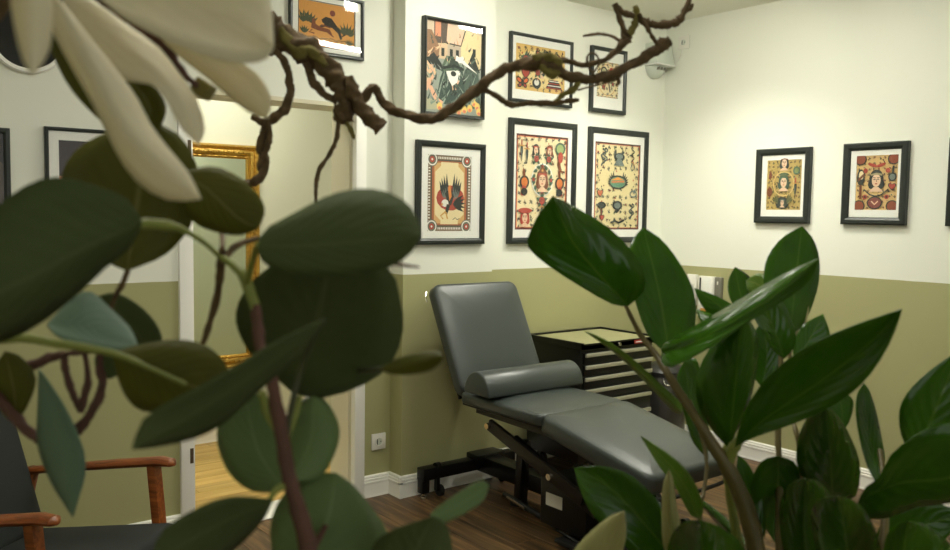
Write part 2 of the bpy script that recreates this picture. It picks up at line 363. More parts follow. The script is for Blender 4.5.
INK, RED, TAN, GRN, SKIN, GOLD, CREAM, BRN, WHT, GRY = rgb(46, 52, 48), rgb(176, 74, 58), rgb(206, 168, 104), rgb(78, 104, 80), rgb(228, 194, 160), rgb(208, 160, 84), rgb(236, 220, 176), rgb(120, 70, 44), rgb(236, 234, 224), rgb(112, 124, 116)
def rose(a, x, y, r):
    for k in range(5): a.leaf(x, y, r*2.0, r*0.9, k*1.256+0.3, GRN)
    a.ell(x, y, r, r, INK); a.ell(x, y, r*.86, r*.86, RED); a.ell(x, y, r*.5, r*.45, INK); a.ell(x+r*.05, y, r*.36, r*.32, RED)
def lady(a, x, y, s, hair=INK, band=GOLD):
    a.ell(x, y+.1*s, .62*s, .78*s, hair); a.ell(x-.42*s, y-.35*s, .28*s, .42*s, hair); a.ell(x+.42*s, y-.35*s, .28*s, .42*s, hair)
    a.poly([(x-.62*s, y-1.0*s), (x-.2*s, y-.6*s), (x+.2*s, y-.6*s), (x+.62*s, y-1.0*s)], SKIN)
    a.ell(x, y-.05*s, .38*s, .55*s, SKIN); a.stroke([(x-.5*s, y+.42*s), (x, y+.52*s), (x+.5*s, y+.42*s)], .16*s, band)
    for q in (-1, 1): a.ell(x+q*.16*s, y+.05*s, .1*s, .045*s, INK); a.stroke([(x+q*.06*s, y+.17*s), (x+q*.28*s, y+.2*s)], .05*s, INK)
    a.stroke([(x, y+.05*s), (x+.04*s, y-.18*s)], .05*s, BRN); a.ell(x, y-.33*s, .12*s, .05*s, RED)
def dagger(a, x, y, s, ang=math.pi/2, col=GRY):
    c, q = math.cos(ang), math.sin(ang); T = lambda u, v: (x+u*c-v*q, y+u*q+v*c)
    a.poly([T(-s, 0), T(-.1*s, .14*s), T(.35*s, .12*s), T(.35*s, -.12*s), T(-.1*s, -.14*s)], INK); a.poly([T(-.85*s, 0), T(-.1*s, .09*s), T(.3*s, 0)], col)
    a.stroke([T(.4*s, .35*s), T(.4*s, -.35*s)], .1*s, GOLD); a.stroke([T(.45*s, 0), T(.95*s, 0)], .13*s, RED)
def snake(a, x, y, s, col=INK):
    P = [(x+.38*s*math.sin(t*1.5)*(1-.04*t), y+s-.25*s*t) for t in [i*.35 for i in range(23)]]
    a.stroke(P, .2*s, INK); a.stroke(P, .09*s, col); a.ell(P[0][0], P[0][1], .16*s, .12*s, INK)
def heart(a, x, y, s, col=RED):
    a.poly([(x+s*1.15*math.sin(t)**3, y+s*(.95*math.cos(t)-.35*math.cos(2*t)-.15*math.cos(3*t))) for t in [i*2*math.pi/20 for i in range(20)]], INK)
    a.poly([(x+.8*s*1.15*math.sin(t)**3, y+.8*s*(.95*math.cos(t)-.35*math.cos(2*t)-.15*math.cos(3*t))) for t in [i*2*math.pi/20 for i in range(20)]], col)
def bfly(a, x, y, s, c=TAN):
    for q in (-1, 1):
        a.ell(x+q*.5*s, y+.25*s, .5*s, .34*s, INK, q*.5); a.ell(x+q*.5*s, y+.25*s, .34*s, .2*s, c, q*.5)
        a.ell(x+q*.36*s, y-.3*s, .34*s, .26*s, INK, -q*.6); a.ell(x+q*.36*s, y-.3*s, .2*s, .14*s, RED, -q*.6)
    a.ell(x, y, .09*s, .5*s, INK)
def wing(a, x, y, s, q, n=6, c=INK, c2=GRY):
    for k in range(n):
        an = (1.45-.27*k) if q > 0 else math.pi-(1.45-.27*k)
        a.leaf(x, y, s*(1-.07*k), s*.2, an, c); a.leaf(x+q*.03*s, y, s*(.75-.07*k), s*.08, an, c2)
def star(a, x, y, s, col=INK): a.poly([(x+(s if i % 2 == 0 else s*.42)*math.sin(i*math.pi/5), y+(s if i % 2 == 0 else s*.42)*math.cos(i*math.pi/5)) for i in range(10)], col)
def sprinkle(a, n, s, cols, seed, ok=lambda x, y: True):
    r = random.Random(seed)
    for i in range(n):
        x = r.uniform(.05, .95)*a.w; y = r.uniform(.04, .96)*a.h
        if ok(x/a.w, y/a.h):
            if r.random() < .4: star(a, x, y, s, r.choice(cols))
            elif r.random() < .6: a.leaf(x, y, s*2, s*1.1, r.uniform(0, 6), r.choice(cols))
            else: a.ell(x, y, s*.7, s*.7, r.choice(cols), n=8)

def doodles(a, nx, ny, seed, cols=None, ok=lambda x, y: True):
    r = random.Random(seed); cols = cols or [INK, INK, GRN, RED, BRN, GRY]
    cw, ch = a.w/nx, a.h/ny
    for i in range(nx):
        for j in range(ny):
            x, y = (i+.5+r.uniform(-.15, .15))*cw, (j+.5+r.uniform(-.15, .15))*ch; s = min(cw, ch)*.46
            if not ok(x/a.w, y/a.h): continue
            for k in range(5):
                an = r.uniform(0, 6.28); L = s*r.uniform(.5, 1.0); c, q = math.cos(an), math.sin(an); kind = r.random(); col = r.choice(cols)
                if kind < .45: a.stroke([(x+c*L*t+q*.35*s*math.sin(5*t), y+q*L*t-c*.35*s*math.sin(5*t)) for t in (-.9, -.5, -.1, .3, .7, 1)], s*.15, INK, True)
                elif kind < .75: a.leaf(x-c*L*.5, y-q*L*.5, L*1.2, s*.34, an, INK); a.leaf(x-c*L*.4, y-q*L*.4, L, s*.22, an, col)
                else: a.ell(x+c*s*.3, y+q*s*.3, s*.28, s*.2, INK, an, 9); a.ell(x+c*s*.3, y+q*s*.3, s*.21, s*.14, col, an, 9)
def hatch(a, n, y0, y1, cols, seed, L=.12, wd=.03):
    r = random.Random(seed)
    for k in range(n):
        x, y = r.uniform(.03, .97)*a.w, r.uniform(y0, y1)*a.h; an = r.uniform(.5, 2.4); l = r.uniform(.4, 1)*L*a.h
        a.stroke([(x, y), (x+l*.5*math.cos(an)+.01*a.w, y+l*.5*math.sin(an)), (x+l*math.cos(an), y+l*math.sin(an))], wd*a.w*r.uniform(.5, 1.2), r.choice(cols), True)
def art_village(w, h):
    a = Art(w, h, rgb(150, 158, 146)); P = lambda *p: [(x*w, y*h) for x, y in p]
    a.poly(P((0, .62), (1, .58), (1, 1), (0, 1)), rgb(208, 190, 164)); a.poly(P((.14, .72), (.38, .7), (.38, 1), (.14, 1)), rgb(96, 84, 74)); a.poly(P((.16, .84), (.26, .84), (.26, 1), (.16, 1)), rgb(218, 146, 112))
    a.poly(P((.36, .8), (.68, .76), (.66, .95), (.38, 1)), rgb(228, 190, 164)); a.poly(P((.16, .6), (.38, .6), (.38, .78), (.16, .76)), rgb(206, 180, 146)); a.poly(P((.38, .6), (.62, .6), (.62, .76), (.38, .77)), rgb(184, 168, 148))
    a.poly(P((.62, .6), (.98, .52), (1, .92), (.7, .95), (.62, .78)), rgb(226, 208, 160)); a.stroke(P((.36, .78), (.62, .77), (.7, .95)), .02*w, INK)
    for x, y in ((.27, .68), (.42, .68), (.53, .68), (.84, .72)): a.poly(P((x, y-.05), (x+.055, y-.05), (x+.055, y+.04), (x, y+.04)), INK)
    a.poly(P((0, .4), (.2, .5), (.24, .72), (.1, .9), (0, .9)), rgb(146, 112, 84)); a.poly(P((0, .3), (.18, .42), (.2, .56), (0, .6)), rgb(224, 192, 150))
    a.poly(P((.0, .58), (.14, .66), (.28, .54), (.3, .46), (.1, .5)), INK); a.poly(P((.72, .52), (.84, .72), (.98, .5)), INK); a.poly(P((.6, .2), (.7, .52), (.95, .52), (1, .1), (.7, .06)), rgb(78, 94, 84))
    a.poly(P((.18, .1), (.28, .48), (.42, .62), (.66, .5), (.74, .1)), rgb(60, 78, 70)); a.poly(P((.28, .52), (.36, .64), (.5, .64), (.62, .54), (.6, .46), (.32, .46)), rgb(86, 104, 84))
    a.poly(P((.38, .6), (.46, .62), (.56, .56), (.42, .54)), rgb(150, 160, 118)); a.poly(P((.36, .47), (.62, .5), (.6, .36), (.48, .3), (.4, .36)), WHT); a.poly(P((.44, .38), (.6, .4), (.58, .28), (.48, .26)), rgb(226, 182, 148)); a.stroke(P((.4, .44), (.5, .37), (.6, .44)), .03*w, INK)
    a.poly(P((.54, .66), (.66, .62), (.94, .48), (.64, .58), (.52, .6)), WHT); a.poly(P((.52, .62), (.66, .66), (.7, .6), (.56, .57)), WHT)
    for p in (((.2, .12), (.32, .44)), ((.3, .1), (.46, .3)), ((.72, .12), (.9, .46)), ((.5, .12), (.62, .24)), ((.8, .1), (.96, .34)), ((.28, .46), (.2, .3))): a.stroke(P(*p), .035*w, rgb(150, 166, 150), True)
    for p in (((.06, .3), (.2, .14), (.3, .1)), ((.0, .24), (.12, .4), (.1, .52))): a.stroke(P(*p), .07*w, rgb(226, 178, 146))
    a.poly(P((0, .16), (.2, .12), (.3, .04), (0, .02)), rgb(178, 176, 146))
    for x, y in ((.56, .1), (.66, .13), (.7, .06), (.8, .08), (.88, .15), (.94, .11), (.6, .04), (.25, .07), (.97, .05)): a.ell(x*w, y*h, .05*w, .045*h, rgb(234, 200, 110)); a.ell(x*w, (y-.02)*h, .03*w, .02*h, rgb(226, 130, 100))
    hatch(a, 90, .08, .6, [rgb(60, 76, 68), rgb(130, 146, 130), rgb(92, 108, 96), rgb(150, 160, 146), rgb(48, 58, 52), rgb(60, 70, 64)], 31, .13, .04); hatch(a, 22, .58, .92, [rgb(110, 90, 74), rgb(226, 190, 150), rgb(196, 150, 116), rgb(84, 84, 74)], 32, .1, .03)
    a.poly(P((.36, .47), (.6, .49), (.56, .36), (.47, .31), (.41, .37)), WHT); a.ell(.49*w, .45*h, .05*w, .03*h, INK); a.poly(P((.4, .53), (.6, .53), (.56, .62), (.44, .62)), rgb(58, 70, 60)); a.stroke(P((.3, .5), (.5, .54), (.68, .51)), .04*w, rgb(40, 48, 44)); a.poly(P((.54, .66), (.66, .62), (.94, .48), (.64, .58), (.52, .6)), WHT)
    for x, y in ((.3, .3), (.5, .2), (.66, .34), (.8, .3)): a.leaf(x*w, y*h, .1*w, .03*w, .9, rgb(36, 46, 42))
    return a
def art_eagle(w, h):
    a = Art(w, h, rgb(126, 104, 78)); P = lambda *p: [(x*w, y*h) for x, y in p]
    for i in range(26):
        for e in (0, 1):
            t = (i+.5)/26; a.rect((t-.011)*w, (.02+.93*e)*h, (t+.011)*w, (.05+.93*e)*h, WHT)
            a.rect((.02+.92*e)*w, (t-.009)*h, (.06+.92*e)*w, (t+.009)*h, WHT)
    a.rect(.08*w, .06*h, .92*w, .94*h, rgb(66, 78, 70)); a.rect(.1*w, .075*h, .9*w, .925*h, rgb(176, 104, 66)); a.rect(.15*w, .1*h, .85*w, .9*h, rgb(214, 172, 112)); a.poly(P((.3, .09), (.7, .09), (.7, .14), (.83, .22), (.83, .78), (.7, .86), (.7, .91), (.3, .91), (.3, .86), (.17, .78), (.17, .22), (.3, .14)), rgb(236, 220, 172))
    for x in (.1, .9):
        for y in (.06, .94):
            a.ell(x*w, y*h, .13*w, .1*h*w/h*1.3, rgb(106, 110, 92)); a.ring(x*w, y*h, .1*w, .1*w, .025*w, WHT); a.ell(x*w, y*h, .055*w, .055*w, RED); a.ell(x*w, y*h, .02*w, .02*w, WHT)
    a.ell(.52*w, .44*h, .32*w, .17*h, RED)
    for q, x0 in ((-1, .46), (1, .58)):
        for k in range(4): a.leaf(x0*w+q*.03*k*w, (.40+.01*k)*h, h*(.37-.04*k), .06*w, 1.57-q*(.06+.08*k), INK); a.leaf(x0*w+q*.03*k*w, (.4+.01*k)*h, h*(.2-.03*k), .03*w, 1.57-q*(.06+.08*k), GRY)
    a.poly(P((.4, .5), (.52, .6), (.6, .46), (.54, .34), (.46, .36)), INK); a.poly(P((.46, .58), (.52, .62), (.55, .46), (.5, .4)), rgb(222, 140, 70)); a.ell(.4*w, .37*h, .08*w, .05*h, WHT); a.poly(P((.34, .38), (.3, .33), (.36, .35)), GOLD)
    for k in range(5): a.leaf(.58*w, .36*h, .3*w, .07*w, -.5+.28*k, INK)
    a.poly(P((.44, .36), (.52, .34), (.44, .2), (.4, .24)), INK); a.stroke(P((.42, .26), (.3, .2), (.36, .16)), .03*w, GOLD); a.stroke(P((.42, .25), (.46, .16)), .03*w, GOLD); a.stroke(P((.58, .15), (.64, .18), (.68, .15), (.74, .17)), .012*w, INK)
    return a
def art_sheet_gold(w, h):
    a = Art(w, h, rgb(224, 188, 112)); a.ell(.5*w, .5*h, .5*w, .42*h, rgb(236, 214, 152)); doodles(a, 8, 6, 41)
    wing(a, .2*w, .62*h, .3*h, 1, 5); rose(a, .2*w, .68*h, .06*w); bfly(a, .52*w, .78*h, .14*w, RED); snake(a, .84*w, .68*h, .2*h, RED)
    lady(a, .5*w, .5*h, .13*w, INK, RED); heart(a, .2*w, .38*h, .08*w); rose(a, .44*w, .42*h, .05*w); dagger(a, .7*w, .45*h, .18*h, 2.2)
    bfly(a, .14*w, .16*h, .13*w, rgb(220, 110, 60)); a.ell(.42*w, .18*h, .09*w, .12*h, INK); a.ell(.42*w, .2*h, .05*w, .07*h, WHT); a.poly([(.6*w, .1*h), (.95*w, .1*h), (.86*w, .3*h), (.7*w, .3*h)], INK)
    for k in range(4): a.stroke([((.62+.02*k)*w, (.12+.05*k)*h), ((.94-.02*k)*w, (.12+.05*k)*h)], .02*h, WHT if k % 2 else RED)
    sprinkle(a, 26, .018*w, [INK, RED, GRN], 3); a.stroke([(.58*w, .93*h), (.64*w, .91*h), (.7*w, .93*h)], .015*w, INK); return a
def art_sheet_lady(w, h):
    a = Art(w, h, rgb(92, 40, 36)); a.rect(.025*w, .02*h, .975*w, .98*h, rgb(226, 132, 88)); a.rect(.04*w, .028*h, .96*w, .972*h, CREAM)
    doodles(a, 8, 12, 42, None, lambda x, y: abs(x-.5) > .24 or abs(y-.53) > .17)
    sprinkle(a, 60, .016*w, [INK, RED, GRN, BRN, GOLD], 5, lambda x, y: abs(x-.5) > .25 or abs(y-.55) > .2)
    for q in (-1, 1):
        lady(a, (.5+q*.13)*w, .84*h, .1*w, INK if q < 0 else BRN, RED); rose(a, (.5+q*.12)*w, .75*h, .05*w)
    dagger(a, .1*w, .83*h, .12*h); dagger(a, .2*w, .8*h, .12*h); a.ell(.84*w, .87*h, .1*w, .07*h, GRN); a.ell(.84*w, .87*h, .07*w, .05*h, rgb(150, 170, 110)); a.stroke([(.84*w, .82*h), (.82*w, .7*h), (.86*w, .62*h)], .06*w, BRN); a.ell(.85*w, .78*h, .05*w, .06*h, RED)
    a.ring(.5*w, .53*h, .2*w, .17*h, .02*w, WHT); 
    for k in range(14):
        t = k/14*6.28; a.leaf(.5*w+.15*w*math.cos(t), .53*h+.13*h*math.sin(t), .09*w, .05*w, t+1.2, GRN); 
    for k in range(4): rose(a, .5*w+.17*w*math.cos(k*1.57), .53*h+.14*h*math.sin(k*1.57), .03*w)
    lady(a, .5*w, .53*h, .17*w, BRN, RED); a.poly([(.4*w, .6*h), (.5*w, .68*h), (.6*w, .6*h)], BRN); star(a, .5*w, .63*h, .03*w, GOLD)
    for q in (-1, 1):
        x = (.5+q*.34)*w; a.ell(x, .5*h, .09*w, .07*h, INK); a.ell(x, .5*h, .06*w, .05*h, rgb(206, 120, 60)); a.leaf(x, .54*h, .12*h, .05*w, 1.7, BRN); a.stroke([(x, .46*h), (x+.03*w*q, .36*h)], .07*w, RED); a.ell(x, .4*h, .06*w, .04*h, INK)
    rose(a, .5*w, .31*h, .06*w); dagger(a, .5*w, .2*h, .11*h); lady(a, .18*w, .13*h, .13*w, RED, INK); a.ell(.18*w, .2*h, .13*w, .03*h, RED); lady(a, .8*w, .14*h, .12*w); bfly(a, .5*w, .07*h, .1*w); return a
def art_card(w, h):
    a = Art(w, h, CREAM)
    for i in range(15):
        t = (i+.5)/15
        for e in (.02, .98): a.ell(t*w, e*h, .03*w, .012*h, [INK, RED, GRN][i % 3], n=8)
        for e in (.03, .97): a.ell(e*w, t*h, .02*w, .02*h, [GRN, INK, BRN][i % 3], n=8)
    a.ring(.5*w, .5*h, .44*w, .44*h, .02*w, GOLD); doodles(a, 5, 6, 44); a.ell(.32*w, .72*h, .15*w, .14*h, INK); a.ell(.32*w, .72*h, .1*w, .1*h, rgb(196, 190, 150)); a.ell(.66*w, .74*h, .12*w, .12*h, RED); a.ell(.66*w, .72*h, .06*w, .06*h, INK)
    lady(a, .5*w, .52*h, .16*w, INK, RED); a.stroke([(.4*w, .45*h), (.35*w, .2*h)], .05*w, RED); a.stroke([(.55*w, .42*h), (.62*w, .16*h)], .05*w, INK); rose(a, .3*w, .3*h, .06*w); rose(a, .74*w, .4*h, .06*w); return a
def art_sheet_ship(w, h):
    a = Art(w, h, rgb(84, 42, 38)); a.rect(.02*w, .016*h, .98*w, .984*h, rgb(196, 112, 82)); a.rect(.035*w, .024*h, .965*w, .976*h, rgb(228, 212, 160))
    doodles(a, 8, 12, 43, [INK, INK, GRY, GRN, RED, GRY], lambda x, y: abs(y-.56) > .09 or abs(x-.5) > .36)
    sprinkle(a, 80, .018*w, [INK, RED, GRN, INK, BRN], 9, lambda x, y: abs(x-.5) > .3 or abs(y-.56) > .12)
    snake(a, .17*w, .82*h, .1*h, GRY); snake(a, .22*w, .84*h, .09*h, GRY); a.ell(.52*w, .84*h, .12*w, .05*h, INK); a.ell(.52*w, .85*h, .08*w, .03*h, GRY); wing(a, .45*w, .87*h, .07*h, -1, 4); wing(a, .58*w, .87*h, .07*h, 1, 4); a.poly([(.4*w, .74*h), (.64*w, .74*h), (.56*w, .82*h), (.48*w, .82*h)], GRY)
    snake(a, .82*w, .86*h, .07*h); dagger(a, .8*w, .76*h, .07*h, 1.2); dagger(a, .86*w, .74*h, .06*h, 1.9)
    wing(a, .42*w, .52*h, .16*h, -1, 6); wing(a, .6*w, .52*h, .16*h, 1, 6); a.ell(.5*w, .55*h, .2*w, .08*h, INK); a.ell(.5*w, .55*h, .17*w, .065*h, rgb(120, 140, 104)); a.poly([(.35*w, .57*h), (.5*w, .61*h), (.64*w, .575*h)], rgb(226, 150, 62)); a.poly([(.34*w, .53*h), (.66*w, .54*h), (.6*w, .5*h), (.4*w, .495*h)], rgb(92, 140, 112)); a.stroke([(.36*w, .55*h), (.64*w, .56*h)], .02*w, rgb(216, 120, 70))
    heart(a, .12*w, .42*h, .06*w, rgb(196, 110, 70)); a.ring(.85*w, .42*h, .07*w, .035*h, .02*w, GRY); a.leaf(.85*w, .42*h, .1*w, .04*w, 1, GRY)
    a.ell(.5*w, .28*h, .11*w, .055*h, INK); a.ell(.5*w, .28*h, .07*w, .035*h, GRY); a.leaf(.44*w, .2*h, .14*w, .06*w, .4, INK); dagger(a, .16*w, .22*h, .12*h, 1.57, RED); a.ell(.16*w, .28*h, .09*w, .04*h, INK); heart(a, .17*w, .14*h, .05*w); snake(a, .84*w, .22*h, .08*h, GRY); snake(a, .8*w, .2*h, .08*h, GRY); a.stroke([(.36*w, .08*h), (.46*w, .1*h), (.54*w, .08*h), (.66*w, .11*h)], .03*w, INK); return a
def art_moss(w, h):
    a = Art(w, h, rgb(190, 164, 96)); doodles(a, 8, 10, 45, [rgb(86, 92, 58), BRN, GRN, rgb(150, 120, 60)]); sprinkle(a, 60, .03*w, [rgb(86, 92, 58), BRN, rgb(150, 120, 60), INK], 13)
    lady(a, .5*w, .94*h, .2*w, INK, BRN); lady(a, .5*w, .56*h, .24*w, rgb(66, 84, 66), GRN); a.ell(.5*w, .72*h, .16*w, .05*h, rgb(96, 108, 76)); a.ring(.5*w, .52*h, .3*w, .24*h, .03*w, rgb(220, 190, 120)); a.ell(.48*w, .14*h, .2*w, .12*h, INK); lady(a, .48*w, .15*h, .13*w, rgb(60, 74, 60), GRY)
    a.ell(.86*w, .78*h, .1*w, .08*h, GRN); a.ell(.86*w, .78*h, .06*w, .05*h, rgb(120, 130, 80)); dagger(a, .84*w, .45*h, .2*h); a.ell(.1*w, .36*h, .08*w, .1*h, BRN); a.leaf(.1*w, .6*h, .2*h, .1*w, 1.5, BRN); wing(a, .35*w, .12*h, .22*h, -1, 4, rgb(86, 92, 58), rgb(150, 130, 70)); wing(a, .62*w, .12*h, .22*h, 1, 4, rgb(86, 92, 58), rgb(150, 130, 70)); return a
def art_card_lady(w, h):
    a = Art(w, h, rgb(214, 180, 118)); doodles(a, 8, 10, 46, [BRN, RED, INK, GRN, RED]); sprinkle(a, 34, .025*w, [INK, RED, BRN, GRN], 21, lambda x, y: abs(x-.5) > .3 or abs(y-.55) > .25)
    for x in (.1, .9):
        for y in (.07, .93): a.ell(x*w, y*h, .15*w, .11*h, INK); a.ell(x*w, y*h, .12*w, .09*h, rgb(140, 72, 48))
    for q in (-1, 1): a.ell((.5+q*.1)*w, .82*h, .12*w, .03*h, RED, q*.3); a.ell((.5+q*.27)*w, .72*h, .055*w, .045*h, RED); a.ell((.5+q*.26)*w, .24*h, .055*w, .045*h, RED); a.ell((.5+q*.26)*w, .24*h, .025*w, .02*h, INK)
    a.ell(.12*w, .6*h, .1*w, .15*h, INK); a.ell(.13*w, .64*h, .06*w, .08*h, CREAM); a.poly([(.06*w, .58*h), (.2*w, .68*h), (.2*w, .62*h), (.06*w, .52*h)], BRN); a.stroke([(.12*w, .46*h), (.13*w, .2*h)], .06*w, BRN); a.ell(.88*w, .6*h, .1*w, .08*h, INK); a.ell(.88*w, .6*h, .07*w, .055*h, GRY); a.stroke([(.88*w, .66*h), (.9*w, .8*h)], .05*w, INK); heart(a, .88*w, .43*h, .085*w)
    lady(a, .5*w, .55*h, .28*w, rgb(40, 46, 42), rgb(160, 150, 110)); a.stroke([(.2*w, .38*h), (.36*w, .28*h), (.5*w, .25*h), (.64*w, .28*h), (.8*w, .38*h)], .03*w, INK); a.ell(.48*w, .13*h, .19*w, .12*h, INK); a.ell(.48*w, .13*h, .16*w, .1*h, rgb(128, 66, 56)); a.stroke([(.4*w, .16*h), (.48*w, .1*h), (.56*w, .16*h)], .03*w, SKIN); return a
def art_panther(w, h):
    a = Art(w, h, rgb(214, 152, 72)); sprinkle(a, 30, .01*w, [rgb(196, 132, 56), rgb(226, 170, 92)], 4); a.ell(.6*w, .8*h, .05*w, .07*h, rgb(110, 44, 30)); P = lambda *p: [(x*w, y*h) for x, y in p]
    for x, y, s in ((.08, .6, .5), (.16, .62, .45), (.22, .6, .4), (.86, .45, .5), (.92, .42, .45), (.8, .44, .4), (.1, .36, .3), (.9, .2, .28)):
        for k in range(5): a.leaf(x*w, y*h-.1*h, s*h*.6, .05*h, .7+.4*k, rgb(66, 74, 46))
    a.poly(P((.4, .62), (.48, .7), (.58, .68), (.66, .56), (.74, .42), (.78, .24), (.74, .22), (.7, .36), (.6, .46), (.52, .48), (.38, .44), (.37, .48), (.46, .52), (.42, .56)), rgb(40, 36, 28)); a.stroke(P((.77, .3), (.84, .36)), .02*w, rgb(40, 36, 28))
    a.poly(P((.24, .62), (.29, .62), (.3, .5), (.36, .46), (.55, .42), (.6, .3), (.52, .34), (.34, .36), (.22, .4)), rgb(120, 64, 34)); a.stroke(P((.4, .5), (.56, .46)), .02*w, rgb(120, 64, 34)); a.stroke(P((.24, .36), (.18, .3), (.28, .28)), .02*w, rgb(120, 64, 34)); a.stroke(P((.5, .36), (.62, .26)), .02*w, rgb(120, 64, 34))
    for k in range(9): a.stroke(P((.05+.1*k, .16+.03*(k % 3)), (.12+.1*k, .2), (.2+.1*k, .14)), .02*h, rgb(120, 90, 40))
    return a
def art_abstract(w, h):
    a = Art(w, h, rgb(54, 44, 42)); a.poly([(0, 0), (w, 0), (w, .5*h), (.5*w, .6*h), (0, .62*h)], rgb(206, 140, 110)); a.ell(.4*w, .3*h, .3*w, .2*h, rgb(140, 70, 52)); a.ell(.6*w, .78*h, .2*w, .06*h, rgb(36, 30, 30)); return a
def art_dark(w, h):
    a = Art(w, h, rgb(46, 34, 34)); a.ell(.8*w, .5*h, .4*w, .3*h, rgb(88, 76, 66)); a.ell(.7*w, .55*h, .2*w, .16*h, rgb(120, 60, 46)); return a
def picture(label, wall, u0, u1, z0, z1, rail, depth, prnt, art, line=False, group=None, breast=False):
    """u0..u1 along the wall as the viewer reads it; prnt=(ua,ub,za,zb) visible print; None = full bleed"""
    cu, cz = (u0+u1)/2, (z0+z1)/2; w = abs(u1-u0); h = z1-z0
    if wall == 'back': loc = (cu, -BRY if breast else 0.0, cz); rz = 0
    else: loc = (0.0, cu, cz); rz = -math.pi/2
    t = thing('framed_picture', label, 'picture', loc, rz, group)
    mb = MB(); a, b, c, d = -w/2, w/2, -h/2, h/2
    pr = [(0, -.001), (0, -depth*.85), (rail*.18, -depth), (rail*.62, -depth*.97), (rail*.9, -depth*.80), (rail, -depth*.6), (rail, -.001)]
    for sgn, (p, q, n_) in zip(range(4), (((a, c), (b, c), (0, 1)), ((b, c), (b, d), (-1, 0)), ((b, d), (a, d), (0, -1)), ((a, d), (a, c), (1, 0)))):
        dx, dz = q[0]-p[0], q[1]-p[1]; L = math.hypot(dx, dz); dx /= L; dz /= L
        vs0 = [(p[0]+n_[0]*r+dx*r, y, p[1]+n_[1]*r+dz*r) for r, y in pr]; vs1 = [(q[0]+n_[0]*r-dx*r, y, q[1]+n_[1]*r-dz*r) for r, y in pr]
        k = len(pr); mb2 = MB(); mb2.add(vs0+vs1, [tuple(range(k)), tuple(range(2*k-1, k-1, -1))]+[(i, i+k, (i+1) % k+k, (i+1) % k) for i in range(k)])
        mb2.build('rail', 'frame_black', t)
    iw = w-2*rail; ih = h-2*rail; yb = -depth*.45
    MB().box(a+rail*.5, b-rail*.5, -.004, -.001, c+rail*.5, d-rail*.5).build('backing_board', 'backing', t)
    if prnt is None: art(iw, ih).build(t, yb)
    else:
        ua, ub, za, zb = prnt; s_ = 1 if wall == 'back' else -1
        x0, x1 = (ua-cu)*s_, (ub-cu)*s_; y0, y1 = za-cz, zb-cz
        mb = MB(); A, B, C_, D = -iw/2-.002, iw/2+.002, -ih/2-.002, ih/2+.002
        mb.box(A, x0, yb-.0015, yb+.003, C_, D).box(x1, B, yb-.0015, yb+.003, C_, D).box(x0, x1, yb-.0015, yb+.003, C_, y0).box(x0, x1, yb-.0015, yb+.003, y1, D)
        mb.build('mat_board', 'mat_board', t)
        if line: MB().box(x0-.003, x1+.003, yb-.0025, yb-.0015, y0-.003, y0).box(x0-.003, x1+.003, yb-.0025, yb-.0015, y1, y1+.003).box(x0-.003, x0, yb-.0025, yb-.0015, y0, y1).box(x1, x1+.003, yb-.0025, yb-.0015, y0, y1).build('inner_line', 'frame_black', t)
        art(x1-x0, y1-y0).build(t, yb+.0022, (x0+x1)/2, (y0+y1)/2)
    yg = -depth*.62 if depth > .02 else yb-.008
    MB().box(-iw/2, iw/2, min(yg, yb-.009)-.0015, min(yg, yb-.009), -ih/2, ih/2).build('glass', 'picture_glass', t)
    return t
picture('black framed print of a dark hatted figure before orange houses', 'back', -1.942, -1.568, 1.876, 2.344, .016, .036, None, art_village, breast=True)
picture('black framed eagle print with patterned border below the hatted figure print', 'back', -1.972, -1.547, 1.246, 1.753, .030, .026, (-1.903, -1.633, 1.312, 1.686), art_eagle, breast=True)
picture('thin black framed yellow tattoo flash print, wider than tall', 'back', -1.300, -.833, 2.009, 2.378, .017, .025, (-1.257, -.888, 2.077, 2.323), art_sheet_gold)
picture('tall black framed flash sheet with a crowned lady head at its centre', 'back', -1.295, -.787, 1.239, 1.921, .034, .027, (-1.243, -.85, 1.317, 1.84), art_sheet_lady)
picture('small black framed print of a cream card, smallest on the back wall', 'back', -.682, -.382, 2.007, 2.384, .022, .028, (-.628, -.443, 2.097, 2.304), art_card)
picture('tall black framed flash sheet with a winged ship scene, beside the corner', 'back', -.682, -.162, 1.239, 1.918, .034, .027, (-.627, -.225, 1.318, 1.836), art_sheet_ship)
picture('black framed mossy green print of stacked heads on the side wall', 'right', -.693, -1.030, 1.374, 1.789, .037, .028, (-.762, -.975, 1.448, 1.725), art_moss)
picture('black framed print of a dark haired lady with red heart on the side wall', 'right', -1.216, -1.552, 1.375, 1.793, .038, .030, (-1.285, -1.5, 1.451, 1.728), art_card_lady)
picture('black framed print past the dark haired lady print on the side wall', 'right', -1.742, -2.09, 1.376, 1.796, .037, .029, (-1.81, -2.02, 1.45, 1.73), art_moss)
picture('black framed orange print of a panther leaping under a red sun', 'back', -2.59, -2.208, 2.110, 2.385, .016, .022, (-2.544, -2.256, 2.149, 2.345), art_panther, line=True)
picture('slim black framed print of a dark and pink shape beside the doorway', 'back', -3.594, -3.24, 1.24, 1.703, .014, .022, (-3.545, -3.29, 1.30, 1.655), art_abstract)
picture('black framed dark print under the round mirror', 'back', -4.02, -3.712, 1.23, 1.686, .022, .024, None, art_dark)
